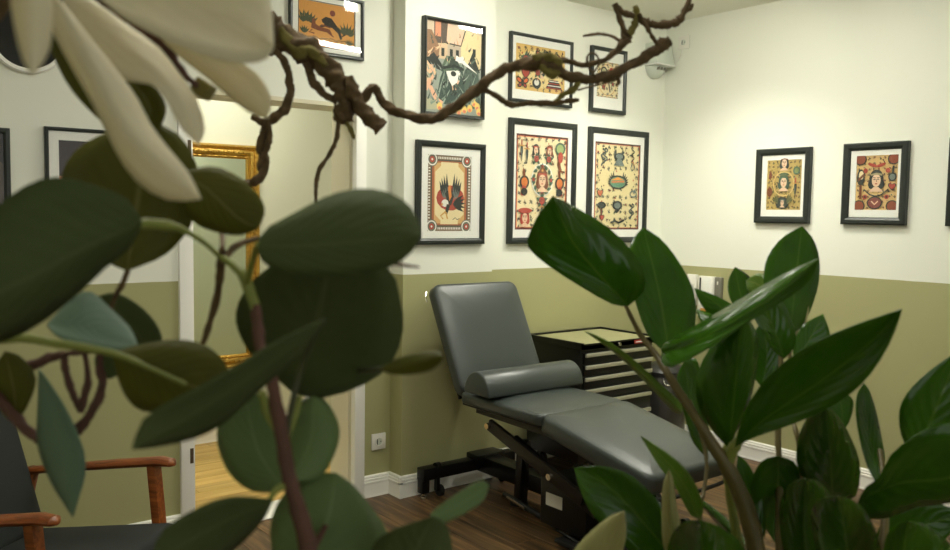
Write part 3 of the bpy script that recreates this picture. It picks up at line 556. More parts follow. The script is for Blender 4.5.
# round mirror top left
plain('chrome', rgb(205, 205, 200), 0.15, 1.0); plain('dark_reflection_glass', rgb(22, 24, 26), 0.06, 0.0, 0.8)  # round mirror's dark reflection is put into its glass colour
rm = thing('round_mirror', 'round dark mirror with pale metal rim hung above the small prints', 'mirror', (-3.645, 0, 2.03))
MY = Matrix.Rotation(math.pi/2, 4, 'X')
def rotv(mb): mb.v = [tuple(MY @ Vector(v)) for v in mb.v]; return mb
rotv(MB().lathe([(0.118, 0), (0.136, 0), (0.138, .012), (0.132, .02), (0.12, .02), (0.118, .012)], n=40)).build('rim', 'trim_white', rm, smooth=True)
rotv(MB().lathe([(0, .010), (0.12, .010), (0.12, .002), (0, .002)], n=40)).build('glass', 'dark_reflection_glass', rm)

# ------------------------------------------------------------------ gilt mirror in the hall
m, nt, b = nmat('gilt'); setp(b, Base_Color=rgb(196, 158, 76), Metallic=0.8, Roughness=0.36)
tc = N(nt, 'ShaderNodeTexCoord'); nz = N(nt, 'ShaderNodeTexVoronoi'); nz.inputs['Scale'].default_value = 60; nt.links.new(tc.outputs['Object'], nz.inputs['Vector'])
bp = N(nt, 'ShaderNodeBump'); bp.inputs['Strength'].default_value = 0.7; bp.inputs['Distance'].default_value = 0.006; nt.links.new(nz.outputs['Distance'], bp.inputs['Height']); nt.links.new(bp.outputs[0], b.inputs['Normal'])
plain('mirror_glass', rgb(226, 236, 226), 0.02, 1.0)
gm = thing('gilt_mirror', 'tall wall mirror with ornate gilt frame in the hall', 'mirror', (-2.45, HY, 0.44))
gw, gh, gr = 0.73, 1.35, 0.082
for p, q, n_ in (((-gw/2, 0), (gw/2, 0), (0, 1)), ((gw/2, 0), (gw/2, gh), (-1, 0)), ((gw/2, gh), (-gw/2, gh), (0, -1)), ((-gw/2, gh), (-gw/2, 0), (1, 0))):
    dx, dz = q[0]-p[0], q[1]-p[1]; L = math.hypot(dx, dz); dx /= L; dz /= L
    pr = [(0, -.001), (0, -.03), (.012, -.045), (.024, -.036), (.03, -.03), (.045, -.04), (.058, -.034), (.064, -.024), (.072, -.028), (gr, -.018), (gr, -.001)]
    k = len(pr); vs = [(p[0]+n_[0]*r+dx*r, y, p[1]+n_[1]*r+dz*r) for r, y in pr]+[(q[0]+n_[0]*r-dx*r, y, q[1]+n_[1]*r-dz*r) for r, y in pr]
    o = MB(); o.add(vs, [tuple(range(k)), tuple(range(2*k-1, k-1, -1))]+[(i, i+k, (i+1) % k+k, (i+1) % k) for i in range(k)]); rail_o = o.build('rail', 'gilt', gm)
    beads = MB(); nb = int(L/.03)
    for i in range(nb):
        t = (i+.5)*L/nb; c = Vector((p[0]+dx*t+n_[0]*.045, -.041, p[1]+dz*t+n_[1]*.045))
        if gr < t < L-gr: beads.lathe([(0, -.008), (.006, -.005), (.008, 0), (.006, .005), (0, .008)], tuple(c), 6)
    beads.build('bead_row', 'gilt', rail_o, smooth=True)['kind'] = 'stuff'
MB().box(-gw/2+gr-.005, gw/2-gr+.005, -.012, -.006, gr-.005, gh-gr+.005).build('mirror_glass', 'mirror_glass', gm)

# ------------------------------------------------------------------ socket, corner device, wall items
plain('plastic_white', rgb(236, 234, 224), 0.35); plain('plastic_dark', rgb(40, 40, 38), 0.4); plain('plastic_grey', rgb(120, 118, 106), 0.4); plain('plastic_pale', rgb(206, 212, 200), 0.5)
def socket(label, loc, rz):
    t = thing('wall_socket', label, 'socket', loc, rz); MB().box(-.04, .04, -.010, -.0005, -.04, .04).build('cover_plate', 'plastic_white', t, bevel=.003)
    rotv(MB().lathe([(.017, .0105), (.021, .0125), (.023, .0105)], n=24)).build('collar', 'plastic_white', t, smooth=True)
    rotv(MB().lathe([(0, .0108), (.017, .0108)], n=24)).build('well', 'plastic_pale', t)
    for q in (-1, 1): rotv(MB().lathe([(0, .0112), (.003, .0112)], (q*.0095, 0, 0), 10)).build('pin_hole', 'plastic_dark', t)
    MB().box(-.012, -.008, -.0118, -.0108, -.014, .014).build('earth_clip', 'plastic_dark', t)
    return t
socket('white wall socket on the olive strip beside the door frame', (-2.104, 0, .27), 0)
t = socket('white wall socket near the ceiling on the side wall', (0, -.143, 2.47), -math.pi/2)
cv = thing('corner_speaker', 'white wall device with rounded lower shell by the ceiling corner', 'wall device', (-.115, 0, 2.36))
MB().extr([(0, -.03), (-.10, -.03), (-.07, .10), (0, .10)], lambda a, b: (-.085, a-.001, b), lambda a, b: (.085, a-.001, b)).build('upper_body', 'plastic_pale', cv, bevel=.006)
bw = MB(); bw.lathe([(.078, -.034), (.076, -.05), (.066, -.072), (.05, -.092), (.027, -.104), (0, -.108)], n=20, a0=math.pi, a1=2*math.pi); bw.build('lower_shell', 'plastic_pale', cv, smooth=True)
MB().box(-.088, .088, -.104, -.001, -.036, -.028).build('rim_strip', 'lamp_white', cv, bevel=.002)
for k in range(3): MB().box(-.04+.025*k, -.03+.025*k, -.083, -.06, -.062, -.045).build('vent', 'plastic_grey', cv)
cb = MB().tube([(-.012, -.143, 2.45), (-.01, -.13, 2.40), (-.008, -.1, 2.365), (-.006, -.03, 2.34), (-.012, -.008, 2.33), (-.03, -.006, 2.33)], .0035, 6).build('cable', 'plastic_white', None, smooth=True)
tag(cb, 'thin white cable from the high socket to the corner device', 'cable')
# dispensers under the olive line on the side wall
plain('orange_print', rgb(214, 150, 70), 0.5)
td = thing('towel_dispenser', 'white paper towel dispenser on the olive side wall', 'dispenser', (0, -.383, .80), -math.pi/2)
MB().box(-.058, .056, -.028, -.001, 0, .245).build('body', 'plastic_white', td, bevel=.004); MB().box(-.046, -.036, -.0305, -.027, .1, .235).build('sight_window', 'plastic_dark', td); MB().box(-.032, .040, -.031, -.027, .03, .238).build('cover', 'mat_board', td, bevel=.001); MB().box(-.03, .03, -.033, -.027, .015, .05).build('printed_label', 'orange_print', td)
sd = thing('soap_dispenser', 'grey soap dispenser beside the paper towel dispenser', 'dispenser', (0, -.468, .86), -math.pi/2)
MB().box(-.022, .022, -.030, -.001, 0, .185).build('body', 'plastic_grey', sd, bevel=.004); MB().box(-.004, .004, -.032, -.029, .14, .16).build('level_window', 'plastic_white', sd); MB().box(-.018, .018, -.04, -.01, -.012, 0).build('lever', 'plastic_dark', sd, bevel=.003)
gb = thing('glove_box_holder', 'white box holder left of the paper towel dispenser on olive wall', 'holder', (0, -.275, .86), -math.pi/2)
MB().box(-.035, .033, -.028, -.001, 0, .19).build('body', 'plastic_white', gb, bevel=.004); MB().box(-.02, .02, -.030, -.027, .05, .13).build('slot', 'plastic_pale', gb)

# ------------------------------------------------------------------ tool trolley
plain('black_steel', rgb(15, 16, 15), 0.33, 0.2); plain('alu_strip', rgb(206, 206, 188), 0.35, 0.6); plain('olive_reflection_mat', rgb(150, 148, 108), 0.5); plain('rubber', rgb(20, 20, 20), 0.6); plain('badge_red', rgb(178, 44, 34), 0.4)  # tray mat: wall's olive reflection put into its matte colour
TX0, TX1, TY0, TY1, TZ = -1.155, -.585, -.46, -.045, .74
tt = thing('tool_trolley', 'black steel drawer trolley with aluminium handle strips behind the couch', 'trolley', ((TX0+TX1)/2, (TY0+TY1)/2, 0)); off = tuple(tt.location)
MB().box(TX0, TX1, TY0+.012, TY1, .10, TZ-.035).build('body', 'black_steel', tt, off=off, bevel=.004)
tr_ = MB().box(TX0-.012, TX1+.012, TY0-.012, TY1+.005, TZ-.035, TZ-.014).box(TX0-.012, TX1+.012, TY1-.008, TY1+.005, TZ-.014, TZ).box(TX0-.012, TX0+.002, TY0-.012, TY1+.005, TZ-.014, TZ).box(TX1-.002, TX1+.012, TY0-.012, TY1+.005, TZ-.014, TZ).box(TX0-.012, TX1+.012, TY0-.012, TY0-.004, TZ-.04, TZ-.006)
top = tr_.build('top_tray', 'black_steel', tt, off=off)
MB().box(TX0+.008, TX1-.008, TY0, TY1-.012, TZ-.014, TZ-.010).build('olive_reflection_mat', 'olive_reflection_mat', top, off=off)
zt = TZ-.056
for hgt in (.064, .064, .064, .064, .09, .09, .12):
    dr = MB().box(TX0+.02, TX1-.02, TY0, TY0+.014, zt-hgt+.004, zt).build('drawer', 'black_steel', tt, off=off, bevel=.002)
    MB().box(TX0+.022, TX1-.022, TY0-.014, TY0-.001, zt-.022, zt-.001).build('handle_strip', 'alu_strip', dr, off=off, bevel=.003)
    zt -= hgt
rotv(MB().lathe([(0, .012), (.009, .012), (.011, 0)], n=16)).build('lock', 'chrome', tt, smooth=True).location = (-.89-off[0], TY0-.012-off[1], TZ-.024)
bd = MB().box(-.765, -.69, TY0-.0145, TY0-.011, TZ-.034, TZ-.014).build('badge', 'badge_red', tt, off=off)
MB().box(-.755, -.70, TY0-.0155, TY0-.0145, TZ-.027, TZ-.021).build('badge_mark', 'mat_board', bd, off=off)
MB().tube([(TX1+.01, TY0+.06, .62), (TX1+.06, TY0+.06, .62), (TX1+.06, TY1-.06, .62), (TX1+.01, TY1-.06, .62)], .010, 8).build('side_handle', 'black_steel', tt, off=off, smooth=True)
for x in (TX0+.06, TX1-.06):
    for y in (TY0+.06, TY1-.06):
        c = MB().box(x-.018, x+.018, y-.012, y+.012, .06, .10).build('caster', 'black_steel', tt, off=off)
        MB().cyl((x-.012, y, .04), (x+.012, y, .04), .04).build('wheel', 'rubber', c, off=off, smooth=True)
# pedal bin at the trolley's side
plain('bin_grey', rgb(74, 72, 66), 0.35, 0.5)
pb = thing('pedal_bin', 'round dark grey pedal bin next to the drawer trolley', 'bin', (-.33, -.32, 0))
MB().lathe([(0, 0), (.13, 0), (.135, .01), (.14, .47), (.137, .475)], n=28).build('body', 'bin_grey', pb, smooth=True)
MB().lathe([(.142, .476), (.143, .50), (.12, .525), (.06, .54), (0, .545)], n=28).build('lid', 'plastic_dark', pb, smooth=True)
MB().tube([(-.10, -.09, .47), (-.13, -.13, .44), (-.06, -.16, .44), (-.03, -.135, .47)], .004, 6).build('handle', 'chrome', pb, smooth=True); MB().box(-.03, .03, -.19, -.12, .012, .022).build('pedal', 'rubber', pb, bevel=.004)

# ------------------------------------------------------------------ treatment couch
m = plain('vinyl', rgb(56, 63, 60), 0.34, bump=0.12, nscale=420, spec=0.5)
plain('couch_steel', rgb(15, 15, 15), 0.35, 0.3); plain('couch_arm', rgb(36, 31, 26), 0.4, 0.4); plain('label_white', rgb(200, 198, 186), 0.6); plain('bolt', rgb(210, 200, 180), 0.25, 0.9)
BX0, BX1 = -1.935, -1.408; BC = (BX0+BX1)/2; BW = BX1-BX0
tc_ = thing('treatment_couch', 'dark grey vinyl treatment couch with raised backrest on black lift base', 'couch', (BC, -.85, 0)); off = Vector(tc_.location)
def slab(name, p0, p1, th, r, mat='vinyl', wd=BW):
    """top line p0->p1 in (Y,z), thickness below"""
    p0 = Vector((0, *p0)); p1 = Vector((0, *p1)); d = p1-p0; L = d.length; d.normalize(); nrm = Vector((1, 0, 0)).cross(d)
    if nrm.z < 0: nrm = -nrm
    c = (p0+p1)/2-nrm*th/2+Vector((BC, 0, 0))-off
    M = Matrix(((1, 0, 0, c.x), (0, d.y, nrm.y, c.y), (0, d.z, nrm.z, c.z), (0, 0, 0, 1)))
    if mat == 'vinyl': return cushion(name, (wd, L, th), .05, r, mat, tc_, M)
    return rbox(name, (wd, L, th), r, 5, mat, tc_, M)
bk = slab('backrest', (-.255, 1.068), (-.505, .575), .066, .026)
st = slab('seat', (-.455, .588), (-1.02, .582), .056, .022)
lg = slab('leg_rest', (-1.01, .590), (-1.61, .468), .082, .028)
for nm, a, b_ in (('back_board', (-.20, 1.0), (-.44, .54)), ('seat_board', (-.46, .530), (-1.0, .524)), ('leg_board', (-1.03, .508), (-1.57, .402))):
    slab(nm, a, b_, .014, .004, 'couch_steel', BW-.05)
zp = MB().tube([(BX0-.004, -.20, 1.02), (BX0-.012, -.21, .995), (BX0-.008, -.215, .975)], .004, 6).build('zip_pull', 'chrome', bk, smooth=True, off=off)
cs = 'couch_steel'
def cp(name, mb, mat=cs, par=None, **k): return mb.build(name, mat, par or tc_, off=off, **k)
# base: head cross bar with feet and casters, long beam, foot cross bar
cp('cross_bar', MB().box(-1.95, -1.36, -.215, -.155, .095, .155), bevel=.004)
cp('cross_bar', MB().box(-1.93, -1.40, -1.46, -1.40, .075, .135), bevel=.004)
for x, y in ((-1.93, -.185), (-1.385, -.185), (-1.91, -1.43), (-1.42, -1.43)):
    ft = cp('foot', MB().box(x-.022, x+.022, y-.022, y+.022, .03, .11), bevel=.003); cp('levelling_pad', MB().lathe([(0, 0), (.016, 0), (.016, .012), (.007, .016), (.007, .04), (0, .04)], (x, y, 0), 14), 'bolt', ft, smooth=True)
for x, y in ((-1.855, -.195), (-1.45, -.195), (-1.50, -1.43)):
    c = cp('caster', MB().box(x-.009, x+.009, y-.012, y+.012, .03, .12)); cp('wheel', MB().cyl((x+.008, y, .028), (x+.028, y, .028), .028), 'rubber', c, smooth=True); cp('axle', MB().cyl((x-.012, y, .15), (x+.012, y, .15), .022), cs, c, smooth=True)
cp('beam', MB().box(-1.60, -1.50, -1.42, -.19, .085, .165), bevel=.004)
cp('bracket', MB().box(-1.64, -1.46, -.25, -.15, .12, .18), bevel=.006)
# lift arms (parallelogram) on both sides
for x in (-1.86, -1.50):
    a0 = cp('lift_arm', MB().bar((x, -.60, .445), (x, -1.20, .255), .022, .055), 'couch_arm', bevel=.004)
    cp('lift_arm', MB().bar((x+.03, -.74, .40), (x+.03, -1.25, .205), .02, .05), 'couch_steel', bevel=.004)
    for (y, z) in ((-.61, .442), (-1.02, .31)): cp('bolt', MB().cyl((x-.028, y, z), (x+.01, y, z), .014), 'bolt', a0, smooth=True)
cp('under_frame', MB().bar((-1.86, -.52, .50), (-1.86, -1.0, .49), .03, .03).bar((-1.50, -.52, .50), (-1.50, -1.0, .49), .03, .03).bar((-1.86, -.56, .50), (-1.50, -.56, .50), .03, .03).bar((-1.86, -.97, .49), (-1.50, -.97, .49), .03, .03))
cp('upright', MB().bar((-1.70, -.64, .05), (-1.70, -.66, .36), .05, .045), bevel=.004)
ft = cp('stabiliser', MB().bar((-1.60, -.52, .02), (-1.62, -.56, .20), .03, .03)); cp('pad', MB().lathe([(0, 0), (.045, 0), (.045, .012), (.02, .026), (0, .028)], (-1.60, -.52, 0), 20), 'rubber', ft, smooth=True)
bx = cp('motor_housing', MB().box(-1.80, -1.52, -1.16, -.88, .06, .27), bevel=.01)
cp('rating_label', MB().box(-1.802, -1.80, -1.02, -.92, .15, .205), 'label_white', bx)
cp('actuator', MB().cyl((-1.78, -.62, .11), (-1.78, -.98, .06), .014).cyl((-1.78, -.62, .11), (-1.78, -.74, .093), .009), 'couch_steel', smooth=True)
cp('actuator_rod', MB().cyl((-1.80, -.66, .112), (-1.80, -.78, .093), .005), 'hinge_metal', smooth=True)
pd_ = cp('foot_pedal', MB().bar((-1.80, -1.02, .03), (-1.80, -1.14, .03), .09, .02), 'rubber', bevel=.006)
cp('pedal_arm', MB().tube([(-1.78, -.95, .05), (-1.80, -1.05, .05), (-1.80, -1.12, .04)], .007, 6), 'couch_steel', pd_, smooth=True)
for x in (-1.80, -1.54): cp('leg_strut', MB().bar((x, -1.40, .13), (x, -1.12, .48), .03, .02))
cp('towel_rail', MB().tube([(-1.88, -1.50, .40), (-1.88, -1.60, .37), (-1.46, -1.60, .37), (-1.46, -1.50, .40)], .008, 8), 'couch_steel', smooth=True)
cp('cable', MB().tube([(-1.75, -.7, .36), (-1.78, -.78, .28), (-1.74, -.86, .3), (-1.7, -.9, .22)], .006, 6), 'rubber', smooth=True)
tc_.location.x -= .026
# bolster on the seat: half-round
bo = MB(); prof = [(.09*math.cos(a), .106*math.sin(a)) for a in [math.pi*i/18 for i in range(19)]]
bo.extr(prof, lambda a, b: (-.30, a, b), lambda a, b: (.285, a, b))
bol = bo.build('bolster', 'vinyl', None, bevel=.008, seg=2, angle=60); bol.location = (BC-.022, -.632, .596); bol.rotation_euler = (.012, 0, 0)
tag(bol, 'half round dark grey vinyl bolster resting on the couch seat', 'bolster')

# ------------------------------------------------------------------ armchair
plain('chair_fabric', rgb(33, 37, 35), 0.85, noise=0.25, nscale=300, bump=0.3)
fwd = Vector((.63, -.777)); ang = math.atan2(fwd.y, fwd.x)
mid = (Vector((-3.418, -.886))+Vector((-3.847, -1.223)))/2
ac = thing('armchair', 'teak framed armchair with dark grey cushions by the wall', 'armchair', (mid.x, mid.y, 0), ang)
# local: +x forward, +y to its left (far side), z up; arm tips at x=0
HWD = .272
for q in (-1, 1):
    y = q*HWD
    arm = MB(); sec = []
    for x, z, wd, th in ((.0, .596, .022, .012), (-.01, .600, .052, .026), (-.05, .602, .062, .030), (-.2, .582, .056, .030), (-.4, .553, .050, .028), (-.56, .53, .044, .026)):
        sec.append([(x, y+wd/2*math.cos(a), z-.006+th/2*math.sin(a)) for a in [2*math.pi*k/12 for k in range(12)]])
    vs = [v for s_ in sec for v in s_]; fs = [(i*12+k, i*12+(k+1) % 12, (i+1)*12+(k+1) % 12, (i+1)*12+k) for i in range(len(sec)-1) for k in range(12)]+[tuple(range(11, -1, -1)), tuple(len(vs)-12+k for k in range(12))]
    arm.add(vs, fs); arm.build('armrest', 'teak', ac, smooth=True)
    MB().bar((-.075, y, .59), (-.02, y, 0), .030, .042, (0, 1, 0)).build('leg', 'teak', ac, bevel=.005)
    MB().bar((-.52, y, .54), (-.66, y, 0), .028, .038, (0, 1, 0)).build('leg', 'teak', ac, bevel=.005)
    MB().bar((-.06, y, .27), (-.58, y, .22), .024, .05).build('side_rail', 'teak', ac, bevel=.004)
MB().bar((-.05, -HWD, .27), (-.05, HWD, .27), .024, .05).build('front_rail', 'teak', ac, bevel=.004)
MB().bar((-.56, -HWD, .23), (-.56, HWD, .23), .024, .05).build('rear_rail', 'teak', ac, bevel=.004)
def cush(name, c, size, ry, r):
    M = Matrix.Translation(c) @ Matrix.Rotation(ry, 4, 'Y'); rbox(name, size, r, 4, 'chair_fabric', ac, M)
cush('seat_cushion', (-.24, 0, .328), (.56, .50, .11), -.13, .03)
cush('back_cushion', (-.565, 0, .57), (.10, .50, .50), -.30, .03)

# ------------------------------------------------------------------ plants
def leafmat(name, c_dark, c_light, rib, rough, veins=7, spec=0.5, bumpv=0.22, trans=0.12, under=None):
    m, nt, b = nmat(name); uv = N(nt, 'ShaderNodeUVMap', uv_map='leaf'); sp = N(nt, 'ShaderNodeSeparateXYZ'); nt.links.new(uv.outputs[0], sp.inputs[0])
    ab = N(nt, 'ShaderNodeMath', operation='ABSOLUTE'); nt.links.new(sp.outputs[0], ab.inputs[0])
    # side veins: sin(v*k - |u|*q)
    ma = N(nt, 'ShaderNodeMath', operation='MULTIPLY'); ma.inputs[1].default_value = veins*6.283; nt.links.new(sp.outputs[1], ma.inputs[0])
    mb_ = N(nt, 'ShaderNodeMath', operation='MULTIPLY_ADD'); mb_.inputs[1].default_value = -veins*2.6; nt.links.new(ab.outputs[0], mb_.inputs[0]); nt.links.new(ma.outputs[0], mb_.inputs[2])
    sn = N(nt, 'ShaderNodeMath', operation='SINE'); nt.links.new(mb_.outputs[0], sn.inputs[0])
    tc = N(nt, 'ShaderNodeTexCoord'); nz = N(nt, 'ShaderNodeTexNoise'); nz.inputs['Scale'].default_value = 28; nz.inputs['Detail'].default_value = 5; nt.links.new(tc.outputs['Object'], nz.inputs['Vector'])
    mx = N(nt, 'ShaderNodeMix', data_type='RGBA'); mx.inputs[6].default_value = c_dark; mx.inputs[7].default_value = c_light; nt.links.new(nz.outputs['Fac'], mx.inputs[0])
    rm_ = N(nt, 'ShaderNodeMapRange'); rm_.inputs[1].default_value = 0.06; rm_.inputs[2].default_value = 0.01; rm_.inputs[4].default_value = 0.6; nt.links.new(ab.outputs[0], rm_.inputs[0])
    m2 = N(nt, 'ShaderNodeMix', data_type='RGBA'); m2.inputs[7].default_value = rib; nt.links.new(mx.outputs[2], m2.inputs[6]); nt.links.new(rm_.outputs[0], m2.inputs[0])
    nt.links.new(m2.outputs[2], b.inputs['Base Color'])
    ad = N(nt, 'ShaderNodeMath', operation='MULTIPLY_ADD'); ad.inputs[1].default_value = 0.35; nt.links.new(sn.outputs[0], ad.inputs[0]); nt.links.new(nz.outputs['Fac'], ad.inputs[2])
    bp = N(nt, 'ShaderNodeBump'); bp.inputs['Strength'].default_value = bumpv; bp.inputs['Distance'].default_value = 0.002; nt.links.new(ad.outputs[0], bp.inputs['Height']); nt.links.new(bp.outputs[0], b.inputs['Normal'])
    b.inputs['Roughness'].default_value = rough; b.inputs['Specular IOR Level'].default_value = spec
    if trans:
        out = nt.nodes['Material Output']; tl = N(nt, 'ShaderNodeBsdfTranslucent'); nt.links.new(m2.outputs[2], tl.inputs[0]); ms = N(nt, 'ShaderNodeMixShader'); ms.inputs[0].default_value = trans
        nt.links.new(b.outputs[0], ms.inputs[1]); nt.links.new(tl.outputs[0], ms.inputs[2]); nt.links.new(ms.outputs[0], out.inputs[0])
leafmat('zz_leaf', rgb(42, 82, 12), rgb(70, 116, 22), rgb(96, 128, 44), 0.17, trans=.25)
leafmat('zz_young', rgb(84, 118, 30), rgb(112, 144, 44), rgb(150, 164, 84), 0.3, trans=0.25)
leafmat('zz_under', rgb(146, 144, 92), rgb(170, 164, 110), rgb(176, 166, 116), 0.5)
leafmat('euc_leaf', rgb(66, 78, 44), rgb(86, 98, 58), rgb(96, 106, 68), 0.75, veins=9, bumpv=0.15, spec=0.25)
leafmat('euc_blue', rgb(90, 114, 94), rgb(112, 136, 116), rgb(110, 130, 110), 0.6, veins=9, bumpv=0.15, spec=0.25)
leafmat('euc_olive', rgb(74, 76, 22), rgb(96, 94, 32), rgb(132, 124, 76), 0.55, veins=9, bumpv=0.15, spec=0.25)
leafmat('euc_pale', rgb(92, 114, 70), rgb(112, 132, 84), rgb(124, 142, 98), 0.6, veins=9, bumpv=0.12, spec=0.25)
leafmat('petal', rgb(228, 218, 186), rgb(238, 230, 204), rgb(230, 220, 190), 0.6, veins=5, bumpv=0.08, spec=0.2, trans=0.3)
plain('zz_stem', rgb(98, 86, 46), 0.45, noise=0.3, nscale=60, bump=0.2); plain('green_stem', rgb(128, 136, 62), 0.5, noise=0.2, nscale=60)
plain('dark_stem', rgb(62, 64, 36), 0.6); plain('bark', rgb(96, 76, 48), 0.85, noise=0.75, nscale=110, bump=1.0); plain('bark_red', rgb(92, 62, 50), 0.8, noise=0.35, nscale=80, bump=0.6); plain('moss_bark', rgb(118, 108, 54), 0.9, noise=0.5, nscale=80, bump=1.0)
def cr_sample(pts, n):
    out = []; m_ = len(pts)-1
    for k in range(n+1):
        t = k/n*m_; i = min(int(t), m_-1); t -= i
        a = pts[max(i-1, 0)]; b = pts[i]; c = pts[i+1]; d = pts[min(i+2, m_)]
        out.append(tuple(0.5*((2*b[j])+(c[j]-a[j])*t+(2*a[j]-5*b[j]+4*c[j]-d[j])*t*t+(3*b[j]-a[j]-3*c[j]+d[j])*t**3) for j in range(2)))
    return out
def leaf(parent, mat, mid_, L, R, d0, d1, dl=0.0, dr=0.0, name='leaf', cup=0.0, n=14, th=0.0006):
    """mid rib, left and right margin; d0 base depth, d1 tip depth, dl/dr how far each margin lies nearer(-)/farther(+) than the rib"""
    B, T = mid_[0], mid_[-1]
    Ms = cr_sample(mid_, n); Ls = cr_sample([B]+L+[T], n); Rs = cr_sample([B]+R+[T], n)
    vs = []; fs = []; uvs = []
    off = parent.location
    ks = (-1, -.66, -.33, 0, .33, .66, 1)
    for i in range(n+1):
        t = i/n; d = d0+(d1-d0)*t; env = math.sin(math.pi*min(max(t, 0.0), 1.0))
        for k in ks:
            S_ = Ls if k < 0 else Rs; q = abs(k); dd = (dl if k < 0 else dr)
            x = Ms[i][0]*(1-q)+S_[i][0]*q; y = Ms[i][1]*(1-q)+S_[i][1]*q
            vs.append(at(x, y, d+dd*env*q**1.4+cup*env*(1-q*q))-off); uvs.append((k, t))
    m_ = len(ks)
    for i in range(n):
        for k in range(m_-1): fs.append((i*m_+k, i*m_+k+1, (i+1)*m_+k+1, (i+1)*m_+k))
    me = bpy.data.meshes.new(name); me.from_pydata([tuple(v) for v in vs], [], fs)
    ul = me.uv_layers.new(name='leaf')
    for p in me.polygons:
        for li in p.loop_indices: ul.data[li].uv = uvs[me.loops[li].vertex_index]
    me.polygons.foreach_set('use_smooth', [True]*len(me.polygons)); me.materials.append(MATS[mat])
    o = bpy.data.objects.new(name, me); COL.objects.link(o); o.parent = parent
    sm = o.modifiers.new('thickness', 'SOLIDIFY'); sm.thickness = th; sm.offset = 0
    return o
def stem(parent, name, mat, pts, rpx, jit=0.06, n=8, lobes=0.0, res=5):
    """pts (x,y,depth); rpx diameter in pixels at each point"""
    mb = MB(); mb.tube([at(*p) for p in pts], [0.5*r_*p[2]/F_ for r_, p in zip(rpx, pts)], n, res=res, jit=jit, lobes=lobes, twist=.75)
    return mb.build(name, mat, parent, smooth=True, off=parent.location, angle=80)

# --- sideboard under the plants (below the picture)
woodmat('side_wood', rgb(70, 50, 32), rgb(96, 70, 46), rgb(120, 90, 60), 0.5, 0, 1.0)
sb = thing('sideboard', 'brown wooden sideboard under the foreground plants', 'sideboard', (-3.92, -3.12, 0))
MB().box(-.62, .62, -.21, .21, .70, .73).build('top', 'side_wood', sb, bevel=.004); MB().box(-.60, .60, -.20, .20, .12, .70).build('body', 'side_wood', sb)
for k in range(3): d_ = MB().box(-.595+.4*k, -.205+.4*k, .20, .215, .13, .69).build('door', 'side_wood', sb, bevel=.003); MB().box(-.23+.4*k, -.22+.4*k, .215, .235, .38, .46).build('handle', 'black_steel', d_)
for x in (-.55, .55):
    for y in (-.16, .16): MB().box(x-.02, x+.02, y-.02, y+.02, 0, .12).build('leg', 'side_wood', sb)
# --- glossy zamia plant
plain('pot_white', rgb(216, 212, 200), 0.4); plain('soil', rgb(40, 30, 22), 0.95, bump=1.0, nscale=120)
zb = at(775, 700, .80); zloc = Vector((zb.x, zb.y, .7305))
pot = thing('plant_pot', 'pale round pot holding the glossy green plant', 'pot', zloc)
MB().lathe([(0, 0), (.085, 0), (.095, .02), (.112, .17), (.116, .18), (.108, .18), (.104, .155), (0, .155)], n=32).build('body', 'pot_white', pot, smooth=True)
MB().lathe([(0, .162), (.06, .16), (.104, .156)], n=24).build('soil', 'soil', pot, smooth=True)
zz = thing('zz_plant', 'glossy dark green leafy plant in the foreground before the couch', 'plant', zloc+Vector((0, 0, .158)))
PB = lambda dx, d: (775+dx, 762, d)
Z = lambda mat, mid_, L, R, d0, d1, dl=0., dr=0., **k: leaf(zz, mat, mid_, L, R, d0, d1, dl, dr, **k)
stem(zz, 'stem', 'zz_stem', [(626, 306, .86), (640, 334, .84), (656, 355, .82), (669, 376, .80), (683, 398, .79), (698, 421, .78), (714, 447, .78), (727, 467, .78), (744, 503, .78), (756, 550, .78), (768, 640, .79), (775, 770, .80)], [4, 6, 7, 8, 9, 10, 13, 16, 18, 20, 24, 26])
stem(zz, 'stem', 'zz_stem', [(778, 300, .92), (781, 360, .90), (778, 432, .87), (779, 458, .86), (780, 520, .84), (783, 620, .82), (785, 770, .81)], [4, 5, 6, 6, 9, 13, 16])
stem(zz, 'stem', 'zz_stem', [(790, 340, .90), (790, 405, .88), (795, 428, .85), (800, 450, .84), (806, 520, .82), (800, 640, .8), (790, 770, .79)], [3, 4, 5, 6, 9, 14, 18])
stem(zz, 'stem', 'green_stem', [(733, 430, .82), (724, 455, .82), (728, 480, .82), (735, 527, .82), (750, 620, .82), (768, 770, .82)], [5, 7, 9, 10, 14, 16])
stem(zz, 'stem', 'zz_stem', [(690, 400, .89), (706, 455, .87), (704, 490, .85), (700, 522, .83), (715, 640, .8), (762, 770, .79)], [3, 4, 4, 5, 8, 12])
stem(zz, 'stem', 'zz_stem', [(880, 450, .84), (885, 500, .80), (880, 560, .76), (850, 660, .76), (800, 770, .78)], [5, 7, 10, 16, 18])
stem(zz, 'stem', 'green_stem', [(742, 436, .77), (735, 446, .775), (730, 456, .78), (727, 470, .78)], [9, 12, 12, 10])
stem(zz, 'stem', 'zz_stem', [(640, 590, .72), (690, 640, .72), (758, 770, .76)], [6, 10, 16])
Z('zz_leaf', [(628, 306), (600, 276), (572, 240), (553, 196)], [(612, 304), (580, 286), (549, 266), (528, 247), (531, 230), (541, 211)], [(645, 288), (638, 259), (609, 228), (580, 210), (566, 202)], .86, .76, -.025, .012)
Z('zz_leaf', [(669, 356), (666, 335), (660, 298), (651, 258), (643, 227)], [(648, 335), (635, 300), (628, 265), (631, 243)], [(690, 342), (696, 315), (693, 289), (679, 262), (662, 240)], .86, .92, -.01, -.015)
Z('zz_leaf', [(662, 353), (690, 344), (722, 328), (780, 292), (819, 258)], [(662, 346), (676, 337), (722, 310), (762, 286), (792, 270)], [(661, 361), (672, 367), (711, 347), (760, 315), (790, 297), (811, 279)], .80, .70, .03, -.01)
